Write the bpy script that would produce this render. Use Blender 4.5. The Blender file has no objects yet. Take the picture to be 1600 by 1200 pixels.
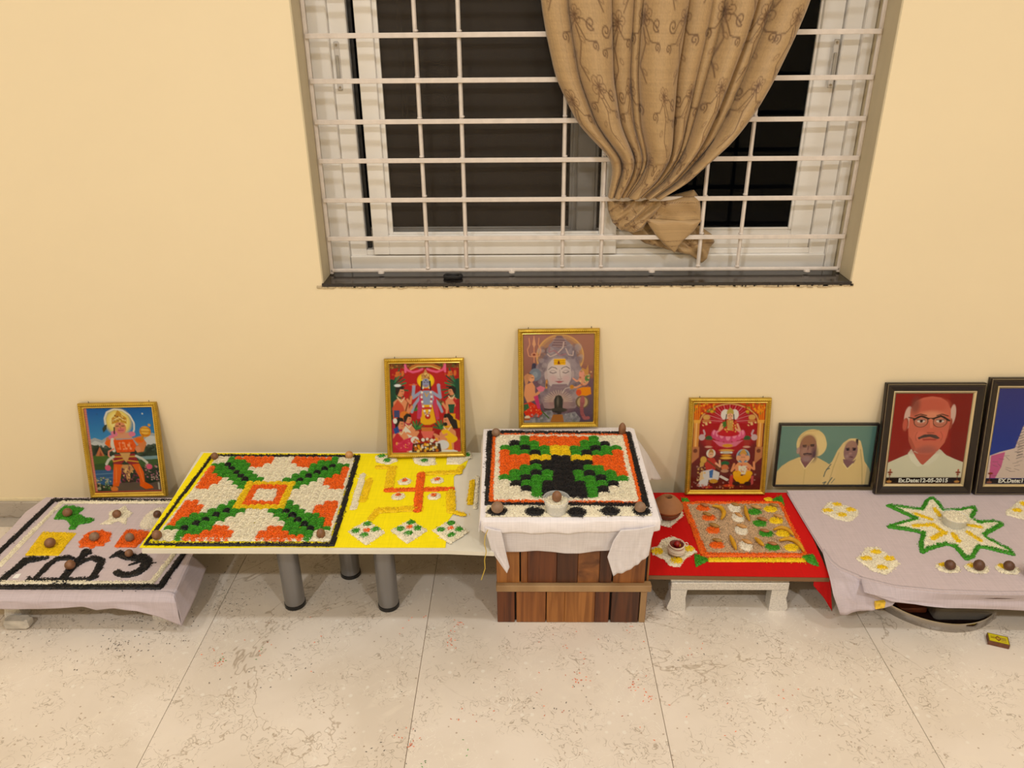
import bpy, math, random
import numpy as np
from mathutils import Matrix, Vector
rng = np.random.RandomState(7)
random.seed(7)
scene = bpy.context.scene
COL = scene.collection

# ------------------------------------------------------------------ camera
cam_data = bpy.data.cameras.new('camera'); cam = bpy.data.objects.new('camera', cam_data); COL.objects.link(cam)
cam_data.sensor_width = 36; cam_data.lens = 26.9957; cam_data.clip_start = 0.05
CAMROT = [[0.999902, 0.0021647, 0.0138287], [0.0116061, 0.4240282, -0.9055746], [-0.007824, 0.9056464, 0.4239616]]
cam.matrix_world = Matrix.Translation((0, -2.155, 1.5)) @ Matrix(CAMROT).to_4x4()
scene.camera = cam
# ------------------------------------------------------------------ view, world, lights
scene.view_settings.view_transform = 'Standard'; scene.view_settings.look = 'None'
scene.view_settings.gamma = 1; scene.view_settings.use_curve_mapping = False
scene.view_settings.exposure = 0.0
world = bpy.data.worlds.new('night_sky'); scene.world = world; world.use_nodes = True
world.node_tree.nodes['Background'].inputs[0].default_value = (0.02, 0.022, 0.03, 1)
world.node_tree.nodes['Background'].inputs[1].default_value = 0.15
def add_area_light(x, y, power, size=0.16, color=(0.965, 1.0, 1.03)):
    d = bpy.data.lights.new('ceiling_area_light', 'AREA'); d.shape = 'DISK'; d.size = size
    d.energy = power; d.color = color
    o = bpy.data.objects.new('ceiling_area_light', d); COL.objects.link(o); o.location = (x, y, 2.78)
for lx, ly, lp in ((-2.0, -1.15, 8.5), (-0.1, -1.15, 8.5), (1.8, -1.15, 8.5), (-1.3, -2.9, 31), (1.3, -2.9, 31)):  # stronger rear pair added to even out the light on the wall
    add_area_light(lx, ly, lp)

# ------------------------------------------------------------------ helpers
def lin(c):
    c = np.asarray(c, float) / 255.0
    return np.where(c <= 0.04045, c / 12.92, ((c + 0.055) / 1.055) ** 2.4)
def rgba(c): return tuple(lin(c)) + (1.0,)
MATS = {}
def mat(name, color, rough=0.6, metal=0.0, noise=None, bump=None, spec=0.5, **kw):
    """principled material; noise=(scale, amount, stretch xyz), bump=(scale, strength)"""
    if name in MATS: return MATS[name]
    m = bpy.data.materials.new(name); m.use_nodes = True; MATS[name] = m
    nt = m.node_tree; b = nt.nodes['Principled BSDF']
    b.inputs['Base Color'].default_value = rgba(color); b.inputs['Roughness'].default_value = rough
    b.inputs['Metallic'].default_value = metal; b.inputs['Specular IOR Level'].default_value = spec
    for k, v in kw.items(): b.inputs[k.replace('_', ' ')].default_value = v
    if noise or bump:
        tc = nt.nodes.new('ShaderNodeTexCoord'); mp = nt.nodes.new('ShaderNodeMapping')
        nt.links.new(tc.outputs['Object'], mp.inputs[0])
    if noise:
        sc, amt, st = noise
        mp.inputs['Scale'].default_value = st
        n = nt.nodes.new('ShaderNodeTexNoise'); n.inputs['Scale'].default_value = sc; n.inputs['Detail'].default_value = 5
        nt.links.new(mp.outputs[0], n.inputs['Vector'])
        r = nt.nodes.new('ShaderNodeMapRange'); r.inputs[1].default_value = .25; r.inputs[2].default_value = .75
        r.inputs[3].default_value = 1 - amt; r.inputs[4].default_value = 1 + amt
        nt.links.new(n.outputs[0], r.inputs[0])
        x = nt.nodes.new('ShaderNodeVectorMath'); x.operation = 'SCALE'; x.inputs[0].default_value = rgba(color)[:3]
        nt.links.new(r.outputs[0], x.inputs['Scale']); nt.links.new(x.outputs[0], b.inputs['Base Color'])
    if bump:
        n2 = nt.nodes.new('ShaderNodeTexNoise'); n2.inputs['Scale'].default_value = bump[0]; n2.inputs['Detail'].default_value = 4
        nt.links.new(tc.outputs['Object'], n2.inputs['Vector'])
        bp = nt.nodes.new('ShaderNodeBump'); bp.inputs['Strength'].default_value = bump[1]; bp.inputs['Distance'].default_value = 0.002
        nt.links.new(n2.outputs[0], bp.inputs['Height']); nt.links.new(bp.outputs[0], b.inputs['Normal'])
    return m
def rice_mat(name, color, rough=0.5, amt=0.35):
    m = mat(name, color, rough); nt = m.node_tree; b = nt.nodes['Principled BSDF']
    a = nt.nodes.new('ShaderNodeAttribute'); a.attribute_name = 'tone'
    r = nt.nodes.new('ShaderNodeMapRange'); r.inputs[3].default_value = 1 - amt; r.inputs[4].default_value = 1 + amt
    nt.links.new(a.outputs['Fac'], r.inputs[0])
    x = nt.nodes.new('ShaderNodeVectorMath'); x.operation = 'SCALE'; x.inputs[0].default_value = rgba(color)[:3]
    nt.links.new(r.outputs[0], x.inputs['Scale']); nt.links.new(x.outputs[0], b.inputs['Base Color'])
    return m
def print_mat(name, rough=0.45):
    m = mat(name, (255, 255, 255), rough); nt = m.node_tree
    a = nt.nodes.new('ShaderNodeAttribute'); a.attribute_name = 'ink'
    nt.links.new(a.outputs['Color'], nt.nodes['Principled BSDF'].inputs['Base Color'])
    return m
def link(o, parent=None):
    COL.objects.link(o)
    if parent is not None: o.parent = parent
    return o
def props(o, label=None, cat=None, group=None, kind=None):
    if label: o['label'] = label
    if cat: o['category'] = cat
    if group: o['group'] = group
    if kind: o['kind'] = kind
    return o
def thing(name, label, cat, loc=(0, 0, 0), rot=(0, 0, 0), group=None):
    o = bpy.data.objects.new(name, None); o.empty_display_size = 0.05
    o.location = loc; o.rotation_euler = rot; link(o); return props(o, label, cat, group)
def np_mesh(name, V, F, attr=None):
    """V (n,3), F (m,k) all the same k"""
    V = np.asarray(V, np.float32); F = np.asarray(F, np.int32); k = F.shape[1]
    me = bpy.data.meshes.new(name); me.vertices.add(len(V)); me.vertices.foreach_set('co', V.ravel())
    me.loops.add(F.size); me.loops.foreach_set('vertex_index', F.ravel())
    me.polygons.add(len(F)); me.polygons.foreach_set('loop_start', np.arange(0, F.size, k, dtype=np.int32))
    me.polygons.foreach_set('loop_total', np.full(len(F), k, np.int32))
    if attr is not None:
        a = me.attributes.new('tone', 'FLOAT', 'POINT'); a.data.foreach_set('value', np.asarray(attr, np.float32))
    me.update(calc_edges=True); return me
class MB:
    def __init__(s): s.v = []; s.f = []; s.u = False
    def add(s, V, F):
        b = len(s.v); s.v += [tuple(p) for p in V]; s.f += [tuple(i + b for i in f) for f in F]; return s
    def box(s, x0, x1, y0, y1, z0, z1, bev=0.0):
        b = min(bev, (x1 - x0) / 2.01, (y1 - y0) / 2.01, (z1 - z0) / 2.01)
        if b <= 0:
            V = [(x, y, z) for z in (z0, z1) for y in (y0, y1) for x in (x0, x1)]
            return s.add(V, [(0, 2, 3, 1), (4, 5, 7, 6), (0, 1, 5, 4), (2, 6, 7, 3), (0, 4, 6, 2), (1, 3, 7, 5)])
        def ring(i, z): 
            xa, xb, ya, yb = x0 + i, x1 - i, y0 + i, y1 - i
            c = b
            return [(xa + c, ya, z), (xb - c, ya, z), (xb, ya + c, z), (xb, yb - c, z), (xb - c, yb, z), (xa + c, yb, z), (xa, yb - c, z), (xa, ya + c, z)]
        V = ring(b * .7, z0) + ring(0, z0 + b) + ring(0, z1 - b) + ring(b * .7, z1)
        F = [tuple(reversed(range(8))), tuple(range(24, 32))]
        for k in range(3):
            for i in range(8):
                j = (i + 1) % 8; F.append((k * 8 + i, k * 8 + j, k * 8 + 8 + j, k * 8 + 8 + i))
        return s.add(V, F)
    def prism(s, pts, z0, z1):
        n = len(pts)
        area = sum(pts[i][0] * pts[(i + 1) % n][1] - pts[(i + 1) % n][0] * pts[i][1] for i in range(n))
        if area < 0: pts = list(reversed(pts))
        V = [(p[0], p[1], z0) for p in pts] + [(p[0], p[1], z1) for p in pts]
        return s.add(V, [tuple(reversed(range(n))), tuple(range(n, 2 * n))] + [(i, (i + 1) % n, n + (i + 1) % n, n + i) for i in range(n)])
    def lathe(s, prof, n=24, c=(0, 0, 0), cap=True):
        V = []; F = []
        for r, z in prof:
            for i in range(n):
                a = 2 * math.pi * i / n; V.append((c[0] + r * math.cos(a), c[1] + r * math.sin(a), c[2] + z))
        for k in range(len(prof) - 1):
            for i in range(n):
                j = (i + 1) % n; F.append((k * n + i, k * n + j, (k + 1) * n + j, (k + 1) * n + i))
        if cap:
            if prof[0][0] > 1e-5: F.append(tuple(reversed(range(n))))
            if prof[-1][0] > 1e-5: F.append(tuple(range((len(prof) - 1) * n, len(prof) * n)))
        return s.add(V, F)
    def tube(s, pts, r, n=8, cap=True):
        P = [Vector(p) for p in pts]; V = []; F = []
        rs = r if hasattr(r, '__len__') else [r] * len(P)
        for i, p in enumerate(P):
            t = (P[min(i + 1, len(P) - 1)] - P[max(i - 1, 0)]).normalized()
            a = Vector((0, 0, 1)) if abs(t.z) < .9 else Vector((1, 0, 0))
            x = t.cross(a).normalized(); y = t.cross(x)
            for k in range(n):
                q = 2 * math.pi * (k + .5) / n; V.append(tuple(p + x * (rs[i] * math.cos(q)) + y * (rs[i] * math.sin(q))))
        for i in range(len(P) - 1):
            for k in range(n):
                j = (k + 1) % n; F.append((i * n + k, i * n + j, (i + 1) * n + j, (i + 1) * n + k))
        if cap: F += [tuple(reversed(range(n))), tuple(range((len(P) - 1) * n, len(P) * n))]
        return s.add(V, F)
    def build(s, name, m, parent=None, smooth=False, label=None, kind=None):
        me = bpy.data.meshes.new(name); me.from_pydata(s.v, [], s.f)
        import bmesh
        bm = bmesh.new(); bm.from_mesh(me); bmesh.ops.recalc_face_normals(bm, faces=bm.faces); bm.to_mesh(me); bm.free()
        if smooth: me.polygons.foreach_set('use_smooth', [True] * len(me.polygons)); me.set_sharp_from_angle(angle=math.radians(42))
        me.materials.append(m); o = bpy.data.objects.new(name, me); link(o, parent)
        return props(o, label, None, None, kind)
def grid_mesh(name, P, m, parent=None, smooth=True, ink=None, back=0.0):
    """P (rows, cols, 3) -> sheet; ink (rows, cols, 3) linear colours; back>0 gives it that thickness"""
    R, C = P.shape[:2]; idx = np.arange(R * C).reshape(R, C)
    F = np.stack([idx[:-1, :-1], idx[1:, :-1], idx[1:, 1:], idx[:-1, 1:]], -1).reshape(-1, 4)
    me = np_mesh(name, P.reshape(-1, 3), F)
    if ink is not None:
        a = me.attributes.new('ink', 'FLOAT_COLOR', 'POINT')
        c = np.ones((R * C, 4), np.float32); c[:, :3] = ink.reshape(-1, 3); a.data.foreach_set('color', c.ravel())
    if smooth: me.polygons.foreach_set('use_smooth', [True] * len(me.polygons))
    me.materials.append(m); o = bpy.data.objects.new(name, me); link(o, parent)
    if back:
        md = o.modifiers.new('thickness', 'SOLIDIFY'); md.thickness = back; md.offset = 0
    return o
def resample(pts, n):
    p = np.asarray(pts, float); d = np.r_[0, np.cumsum(np.linalg.norm(np.diff(p, axis=0), axis=1))]
    t = np.linspace(0, d[-1], n); return np.stack([np.interp(t, d, p[:, k]) for k in range(p.shape[1])], 1)
def smooth_noise(n, m, cells, seed, amp):
    r = np.random.RandomState(seed); g = r.uniform(-1, 1, (cells[0] + 3, cells[1] + 3))
    y = np.linspace(0, cells[0], n); x = np.linspace(0, cells[1], m)
    yi = y.astype(int); xi = x.astype(int); fy = y - yi; fx = x - xi
    fy = fy * fy * (3 - 2 * fy); fx = fx * fx * (3 - 2 * fx)
    a = g[np.ix_(yi, xi)]; b = g[np.ix_(yi, xi + 1)]; c = g[np.ix_(yi + 1, xi)]; d = g[np.ix_(yi + 1, xi + 1)]
    return amp * ((a * (1 - fx) + b * fx) * (1 - fy)[:, None] + (c * (1 - fx) + d * fx) * fy[:, None])
def sheet(name, rows, m, parent, nr=26, nc=60, wav=0.003, seed=1, ripples=0, thick=0.0012):
    """cloth sheet through polylines (top to bottom)"""
    R = np.stack([resample(r, nc) for r in rows]); P = np.stack([resample(R[:, c], nr) for c in range(nc)], 1)
    n = smooth_noise(nr, nc, (3, 9), seed, wav)
    t = np.linspace(0, 1, nr)[:, None]
    P[..., 1] += n * t
    if ripples: P[..., 1] += t * 0.006 * np.sin(np.linspace(0, ripples * 2 * math.pi, nc))[None]
    return grid_mesh(name, P, m, parent, back=thick)

# ------------------------------------------------------------------ rice
def p_poly(pts):
    P = np.asarray(pts, float)
    def f(q):
        x, y = q[:, 0], q[:, 1]; ins = np.zeros(len(q), bool); j = len(P) - 1
        for i in range(len(P)):
            xi, yi = P[i]; xj, yj = P[j]
            if yi != yj:
                c = ((yi > y) != (yj > y)) & (x < (xj - xi) * (y - yi) / (yj - yi) + xi); ins ^= c
            j = i
        return ins
    return f, (P[:, 0].min(), P[:, 0].max(), P[:, 1].min(), P[:, 1].max())
def p_stroke(pts, w, closed=False):
    P = np.asarray(pts, float)
    if closed: P = np.vstack([P, P[:1]])
    W = w if hasattr(w, '__len__') else [w] * len(P)
    def f(q):
        ins = np.zeros(len(q), bool)
        for i in range(len(P) - 1):
            a, b = P[i], P[i + 1]; d = b - a; L = max(d @ d, 1e-12)
            t = np.clip(((q - a) @ d) / L, 0, 1); e = np.linalg.norm(q - (a + t[:, None] * d), axis=1)
            ins |= e < (W[i] + (W[i + 1] - W[i]) * t) / 2
        return ins
    m = max(W) / 2
    return f, (P[:, 0].min() - m, P[:, 0].max() + m, P[:, 1].min() - m, P[:, 1].max() + m)
def p_ell(c, rx, ry):
    def f(q): return ((q[:, 0] - c[0]) / rx) ** 2 + ((q[:, 1] - c[1]) / ry) ** 2 < 1
    return f, (c[0] - rx, c[0] + rx, c[1] - ry, c[1] + ry)
def p_union(*ps):
    def f(q):
        r = ps[0][0](q)
        for p in ps[1:]: r = r | p[0](q)
        return r
    B = np.array([p[1] for p in ps]); return f, (B[:, 0].min(), B[:, 1].max(), B[:, 2].min(), B[:, 3].max())
def p_minus(a, *bs):
    def f(q):
        r = a[0](q)
        for b in bs: r = r & ~b[0](q)
        return r
    return f, a[1]
GL, GW = 0.0066, 0.0021
def grain_arrays(C, yaw, pitch, L, W, tone):
    n = len(C); L = np.broadcast_to(L, n); W = np.broadcast_to(W, n)
    d = np.stack([np.cos(yaw) * np.cos(pitch), np.sin(yaw) * np.cos(pitch), np.sin(pitch)], 1)
    s = np.stack([-np.sin(yaw), np.cos(yaw), np.zeros(n)], 1); u = np.cross(d, s)
    hl = (L / 2)[:, None]; hw = (W / 2)[:, None]
    V = np.stack([C - d * hl, C + s * hw, C + u * hw, C - s * hw, C - u * hw, C + d * hl], 1).reshape(-1, 3)
    T = np.array([(0, 2, 1), (0, 3, 2), (0, 4, 3), (0, 1, 4), (5, 1, 2), (5, 2, 3), (5, 3, 4), (5, 4, 1)])
    F = (T[None] + (np.arange(n) * 6)[:, None, None]).reshape(-1, 3)
    return V, F, np.repeat(tone, 6)
def rice(name, pred, z, m, parent=None, h=0.004, dens=130000, L=GL, W=GW, spill=0.10, kind='stuff', label=None, cell=0.004):
    f, (x0, x1, y0, y1) = pred
    # mound under the grains
    nx = max(2, int((x1 - x0) / cell) + 2); ny = max(2, int((y1 - y0) / cell) + 2)
    gx = x0 - cell / 2 + np.arange(nx + 1) * cell; gy = y0 - cell / 2 + np.arange(ny + 1) * cell
    cx, cy = np.meshgrid((gx[:-1] + gx[1:]) / 2, (gy[:-1] + gy[1:]) / 2)
    keep = f(np.stack([cx.ravel(), cy.ravel()], 1)).reshape(cx.shape)
    cnt = np.zeros((ny + 1, nx + 1), int)
    for a in (0, 1):
        for b in (0, 1): cnt[a:ny + a, b:nx + b] += keep
    VX, VY = np.meshgrid(gx, gy)
    VZ = z + np.where(cnt == 4, h * rng.uniform(.7, 1.0, cnt.shape), 0.0004)
    idx = np.arange((ny + 1) * (nx + 1)).reshape(ny + 1, nx + 1)
    Q = np.stack([idx[:-1, :-1][keep], idx[:-1, 1:][keep], idx[1:, 1:][keep], idx[1:, :-1][keep]], 1)
    used = np.unique(Q) if len(Q) else np.array([], int); remap = -np.ones(idx.size, int); remap[used] = np.arange(len(used))
    BV = np.stack([VX.ravel(), VY.ravel(), VZ.ravel()], 1)[used]; Q = remap[Q] if len(Q) else np.zeros((0, 4), int)
    BF = np.vstack([Q[:, [0, 1, 2]], Q[:, [0, 2, 3]]])
    # grains
    n = int((x1 - x0) * (y1 - y0) * dens) + 12
    q = np.stack([rng.uniform(x0, x1, n), rng.uniform(y0, y1, n)], 1); q = q[f(q)]
    k = int(len(q) * spill); q2 = q[:k] + rng.normal(0, 0.0035, (k, 2)); q = np.vstack([q, q2]); n = len(q)
    ix = np.clip(((q[:, 0] - gx[0]) / cell).astype(int), 0, nx - 1); iy = np.clip(((q[:, 1] - gy[0]) / cell).astype(int), 0, ny - 1)
    inner = (cnt[iy, ix] == 4) & keep[iy, ix]
    gz = z + np.where(inner, h * rng.uniform(.85, 1.25, n), 0.0012 + rng.uniform(0, .0015, n))
    V, F, T = grain_arrays(np.c_[q, gz], rng.uniform(0, 2 * math.pi, n), rng.normal(0, .28, n), L * rng.uniform(.8, 1.15, n), W * rng.uniform(.85, 1.2, n), rng.uniform(0, 1, n))
    me = np_mesh(name, np.vstack([BV, V]), np.vstack([BF, F + len(BV)]), np.r_[np.full(len(BV), .35), T])
    me.materials.append(m); o = bpy.data.objects.new(name, me); link(o, parent)
    return props(o, label, None, None, kind)
def mound_mesh(name, r, h, m, seed, n=60, ell=1.0):
    rs = np.random.RandomState(seed); K = 10; prof = [(1.0, 0.0), (.8, .55), (.45, .9), (0.0, 1.0)]
    V = []; F = []
    for a, b in prof[:-1]:
        for i in range(K):
            t = 2 * math.pi * i / K; V.append((r * a * math.cos(t), r * a * math.sin(t) * ell, h * b * .85))
    V.append((0, 0, h * .85))
    for k in range(2):
        for i in range(K):
            j = (i + 1) % K; F += [(k * K + i, k * K + j, k * K + K + j), (k * K + i, k * K + K + j, k * K + K + i)]
    F += [(2 * K + i, 2 * K + (i + 1) % K, 3 * K) for i in range(K)]
    rad = np.sqrt(rs.uniform(0, 1.05, n)); th = rs.uniform(0, 2 * math.pi, n)
    zz = h * np.clip(1 - rad ** 2.6, 0, 1) + .0008 + rs.uniform(0, .001, n)
    C = np.stack([r * rad * np.cos(th), r * ell * rad * np.sin(th), zz], 1)
    GVv, GF, T = grain_arrays(C, rs.uniform(0, 2 * math.pi, n), rs.normal(0, .35, n), GL * rs.uniform(.75, 1.1, n), GW * rs.uniform(.85, 1.2, n), rs.uniform(0, 1, n))
    me = np_mesh(name, np.vstack([V, GVv]), np.vstack([np.array(F), GF + len(V)]), np.r_[np.full(len(V), .35), T])
    me.materials.append(m); return me
CREAM = rice_mat('cream_rice', (255, 244, 216), .45, .26); ORANGE = rice_mat('orange_rice', (255, 112, 14), .4, .42)
GREEN = rice_mat('green_rice', (62, 158, 28), .4, .5); BLACK = rice_mat('black_rice', (24, 22, 24), .45, .5)
YELLOW = rice_mat('yellow_rice', (255, 216, 10), .45, .26); PALE = rice_mat('pale_rice', (250, 238, 215), .5, .18)
GRAINY = rice_mat('brown_grain', (212, 176, 136), .55, .4)
RC = {'C': CREAM, 'O': ORANGE, 'G': GREEN, 'K': BLACK, 'Y': YELLOW}
RN = {'C': 'cream_rice_mound', 'O': 'orange_rice_mound', 'G': 'green_rice_mound', 'K': 'black_rice_mound', 'Y': 'yellow_rice_mound'}

# ------------------------------------------------------------------ room shell
def wall_paint():
    m = mat('wall_paint', (242, 224, 188), .62, 0, spec=.3); nt = m.node_tree; b = nt.nodes['Principled BSDF']
    tc = nt.nodes.new('ShaderNodeTexCoord')
    n = nt.nodes.new('ShaderNodeTexNoise'); n.inputs['Scale'].default_value = 2.2; n.inputs['Detail'].default_value = 6
    r = nt.nodes.new('ShaderNodeMapRange'); r.inputs[3].default_value = .965; r.inputs[4].default_value = 1.03
    nt.links.new(tc.outputs['Object'], n.inputs['Vector']); nt.links.new(n.outputs[0], r.inputs[0])
    x = nt.nodes.new('ShaderNodeVectorMath'); x.operation = 'SCALE'; x.inputs[0].default_value = rgba((242, 224, 188))[:3]
    nt.links.new(r.outputs[0], x.inputs['Scale']); nt.links.new(x.outputs[0], b.inputs['Base Color'])
    n2 = nt.nodes.new('ShaderNodeTexNoise'); n2.inputs['Scale'].default_value = 9; n2.inputs['Detail'].default_value = 7
    bp = nt.nodes.new('ShaderNodeBump'); bp.inputs['Strength'].default_value = .12; bp.inputs['Distance'].default_value = .01
    nt.links.new(tc.outputs['Object'], n2.inputs['Vector']); nt.links.new(n2.outputs[0], bp.inputs['Height']); nt.links.new(bp.outputs[0], b.inputs['Normal'])
    return m
WALL = wall_paint()
OX0, OX1, SZ, OZ1 = -0.586, 0.954, 0.818, 2.06
X0, X1, Y1, CZ = -2.9, 3.1, -4.3, 2.8
w = MB()
w.box(X0, OX0, 0, .22, -.02, CZ); w.box(OX1, X1, 0, .22, -.02, CZ); w.box(OX0, OX1, 0, .22, -.02, SZ - .010); w.box(OX0, OX1, 0, .22, OZ1, CZ)
props(w.build('wall_back', WALL), kind='structure')
props(MB().box(X0 - .1, X0, Y1, .22, -.02, CZ).build('wall_left', WALL), kind='structure')
props(MB().box(X1, X1 + .1, Y1, .22, -.02, CZ).build('wall_right', WALL), kind='structure')
props(MB().box(X0 - .1, X1 + .1, Y1 - .1, Y1, -.02, CZ).build('wall_front', WALL), kind='structure')
props(MB().box(X0 - .1, X1 + .1, Y1 - .1, .22, CZ, CZ + .1).build('ceiling', mat('ceiling_paint', (245, 240, 228), .8)), kind='structure')

def marble(name, tint=1.0):
    m = mat(name, (200, 186, 164), .33, spec=.4); nt = m.node_tree; b = nt.nodes['Principled BSDF']; L = nt.links
    g = nt.nodes.new('ShaderNodeNewGeometry'); oi = nt.nodes.new('ShaderNodeObjectInfo')
    off = nt.nodes.new('ShaderNodeVectorMath'); off.operation = 'MULTIPLY_ADD'
    cmb = nt.nodes.new('ShaderNodeCombineXYZ'); L.new(oi.outputs['Random'], cmb.inputs[2])
    L.new(cmb.outputs[0], off.inputs[0]); off.inputs[1].default_value = (0, 0, 3); L.new(g.outputs['Position'], off.inputs[2])
    V = off.outputs[0]
    def noise(sc, det=3, dist=0, rough=.5):
        n = nt.nodes.new('ShaderNodeTexNoise'); n.inputs['Scale'].default_value = sc; n.inputs['Detail'].default_value = det
        n.inputs['Distortion'].default_value = dist; n.inputs['Roughness'].default_value = rough; L.new(V, n.inputs['Vector']); return n.outputs[0]
    def ramp(src, stops):
        r = nt.nodes.new('ShaderNodeValToRGB'); r.color_ramp.elements[0].position = stops[0][0]; r.color_ramp.elements[1].position = stops[-1][0]
        r.color_ramp.elements[0].color = (*[stops[0][1]] * 3, 1); r.color_ramp.elements[1].color = (*[stops[-1][1]] * 3, 1)
        for p, v in stops[1:-1]:
            e = r.color_ramp.elements.new(p); e.color = (v, v, v, 1)
        L.new(src, r.inputs[0]); return r.outputs[0]
    def mix(f, a, c, amt=None):
        x = nt.nodes.new('ShaderNodeMix'); x.data_type = 'RGBA'
        if hasattr(f, 'links') or not isinstance(f, float): L.new(f, x.inputs[0])
        else: x.inputs[0].default_value = f
        if isinstance(a, tuple): x.inputs[6].default_value = a
        else: L.new(a, x.inputs[6])
        x.inputs[7].default_value = c; return x.outputs[2]
    def mul(a, c):
        x = nt.nodes.new('ShaderNodeMath'); x.operation = 'MULTIPLY'; L.new(a, x.inputs[0])
        if isinstance(c, float): x.inputs[1].default_value = c
        else: L.new(c, x.inputs[1])
        return x.outputs[0]
    t = lambda c: tuple(v * tint for v in rgba(c)[:3]) + (1,)
    col = mix(ramp(noise(3.0, 5, .6), [(.38, 0), (.62, 1)]), t((234, 221, 206)), t((222, 208, 191)))
    col = mix(mul(ramp(noise(11, 5, 1.5), [(.55, 0), (.75, 1)]), .55), col, t((238, 225, 207)))
    # little fossil squiggles
    sq = ramp(noise(34, 2, 1.2), [(.478, 0), (.49, 1), (.5, 1), (.512, 0)])
    col = mix(mul(mul(sq, ramp(noise(9, 2), [(.44, 0), (.55, 1)])), .55), col, t((140, 120, 96)))
    sq2 = ramp(noise(21, 2, 2.0), [(.487, 0), (.495, 1), (.5, 1), (.508, 0)])
    col = mix(mul(mul(sq2, ramp(noise(5, 2), [(.46, 0), (.56, 1)])), .6), col, t((248, 240, 226)))
    # flecks
    vo = nt.nodes.new('ShaderNodeTexVoronoi'); vo.inputs['Scale'].default_value = 55; L.new(V, vo.inputs['Vector'])
    fl = mul(ramp(vo.outputs['Distance'], [(.10, 1), (.16, 0)]), ramp(vo.outputs['Color'], [(.55, 0), (.6, 1)]))
    col = mix(mul(fl, .6), col, t((150, 118, 88)))
    vo2 = nt.nodes.new('ShaderNodeTexVoronoi'); vo2.inputs['Scale'].default_value = 38; L.new(V, vo2.inputs['Vector'])
    fl2 = mul(ramp(vo2.outputs['Distance'], [(.14, 1), (.24, 0)]), ramp(vo2.outputs['Color'], [(.68, 0), (.72, 1)]))
    col = mix(mul(fl2, .5), col, t((246, 240, 228)))
    # long cracks
    ck = ramp(noise(1.15, 6, .9, .62), [(.4975, 0), (.4995, 1), (.5005, 1), (.5025, 0)])
    col = mix(mul(mul(ck, ramp(noise(2, 1), [(.47, 0), (.57, 1)])), .6), col, t((152, 128, 100)))
    L.new(col, b.inputs['Base Color']); return m
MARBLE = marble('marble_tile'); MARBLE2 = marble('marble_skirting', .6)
floor = props(MB().box(X0, X1, Y1, .0, -.03, -.0025).build('floor', mat('grout', (120, 100, 78), .9)), kind='structure')
tile0 = MB().box(.0006, .5994, -1.1994, -.0006, -.012, 0, .0008).build('tile', MARBLE, floor)
tile0.location = (-.266, -.062, 0)
for i in range(-5, 6):
    for j in range(0, 4):
        if (i, j) == (0, 0): continue
        x = -.266 + .6 * i
        if x < X0 - .6 or x > X1: continue
        c = tile0.copy(); COL.objects.link(c); c.location = (x, -.062 - 1.2 * j, 0); c.parent = floor
bt = MB().box(.0006, .5994, -.0605, -.0006, -.012, 0, .0008).build('border_tile', MARBLE2, floor); bt.location = (-.266, 0, 0)
for i in range(-5, 6):
    if i: c = bt.copy(); COL.objects.link(c); c.location = (-.266 + .6 * i, 0, 0); c.parent = floor
props(MB().box(X0, X1, -.012, 0, 0, .062, .002).build('baseboard_back', MARBLE2), kind='structure')
props(MB().box(X0, X1, -.0035, 0, .062, .074, .001).build('trim_1', mat('skirting_putty', (232, 216, 178), .8, noise=(60, .08, (1, 1, 1)))), kind='structure')
# dark granite sill with its rough plaster edge
GRANITE = mat('dark_granite', (44, 38, 34), .16, noise=(120, .5, (1, 1, 1)))
props(MB().box(OX0 - .001, OX1 + .001, -.0045, .2, SZ - .0098, SZ, .001).build('trim_2', GRANITE), kind='structure')
pl = MB(); 
for i in range(150):
    x = OX0 - .01 + (OX1 - OX0 + .02) * (i + rng.uniform(0, 1)) / 150; r = rng.uniform(.003, .007)
    pl.box(x - r * 1.3, x + r * 1.3, -.0035, .001, SZ - .012 - r * rng.uniform(.2, .9), SZ - .007, .0012)
props(pl.build('trim_3', mat('plaster_edge', (196, 178, 146), .9, noise=(80, .25, (1, 1, 1)))), kind='structure')
JAMB = mat('jamb_grey', (205, 190, 158), .7, noise=(14, .08, (1, 1, .3)))  # jamb lining, greyer than the wall
props(MB().box(OX0 - .001, OX0 + .004, -.0006, .2, SZ, OZ1, .001).build('trim_4', JAMB), kind='structure')
props(MB().box(OX1 - .004, OX1 + .001, -.0006, .2, SZ, OZ1, .001).build('trim_5', JAMB), kind='structure')

# ------------------------------------------------------------------ window
UPVC = mat('white_upvc', (236, 230, 222), .38); GAP_BLACK = mat('gap_black', (22, 20, 20), .5)
def glass_mat():
    m = bpy.data.materials.new('window_glass'); m.use_nodes = True; nt = m.node_tree; nt.nodes.clear()
    o = nt.nodes.new('ShaderNodeOutputMaterial'); t = nt.nodes.new('ShaderNodeBsdfTransparent'); g = nt.nodes.new('ShaderNodeBsdfGlossy')
    t.inputs[0].default_value = (.4, .42, .42, 1); g.inputs['Roughness'].default_value = .015
    f = nt.nodes.new('ShaderNodeFresnel'); f.inputs[0].default_value = 1.2; x = nt.nodes.new('ShaderNodeMixShader')
    nt.links.new(f.outputs[0], x.inputs[0]); nt.links.new(t.outputs[0], x.inputs[1]); nt.links.new(g.outputs[0], x.inputs[2]); nt.links.new(x.outputs[0], o.inputs[0])
    return m
WG = glass_mat()
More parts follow.
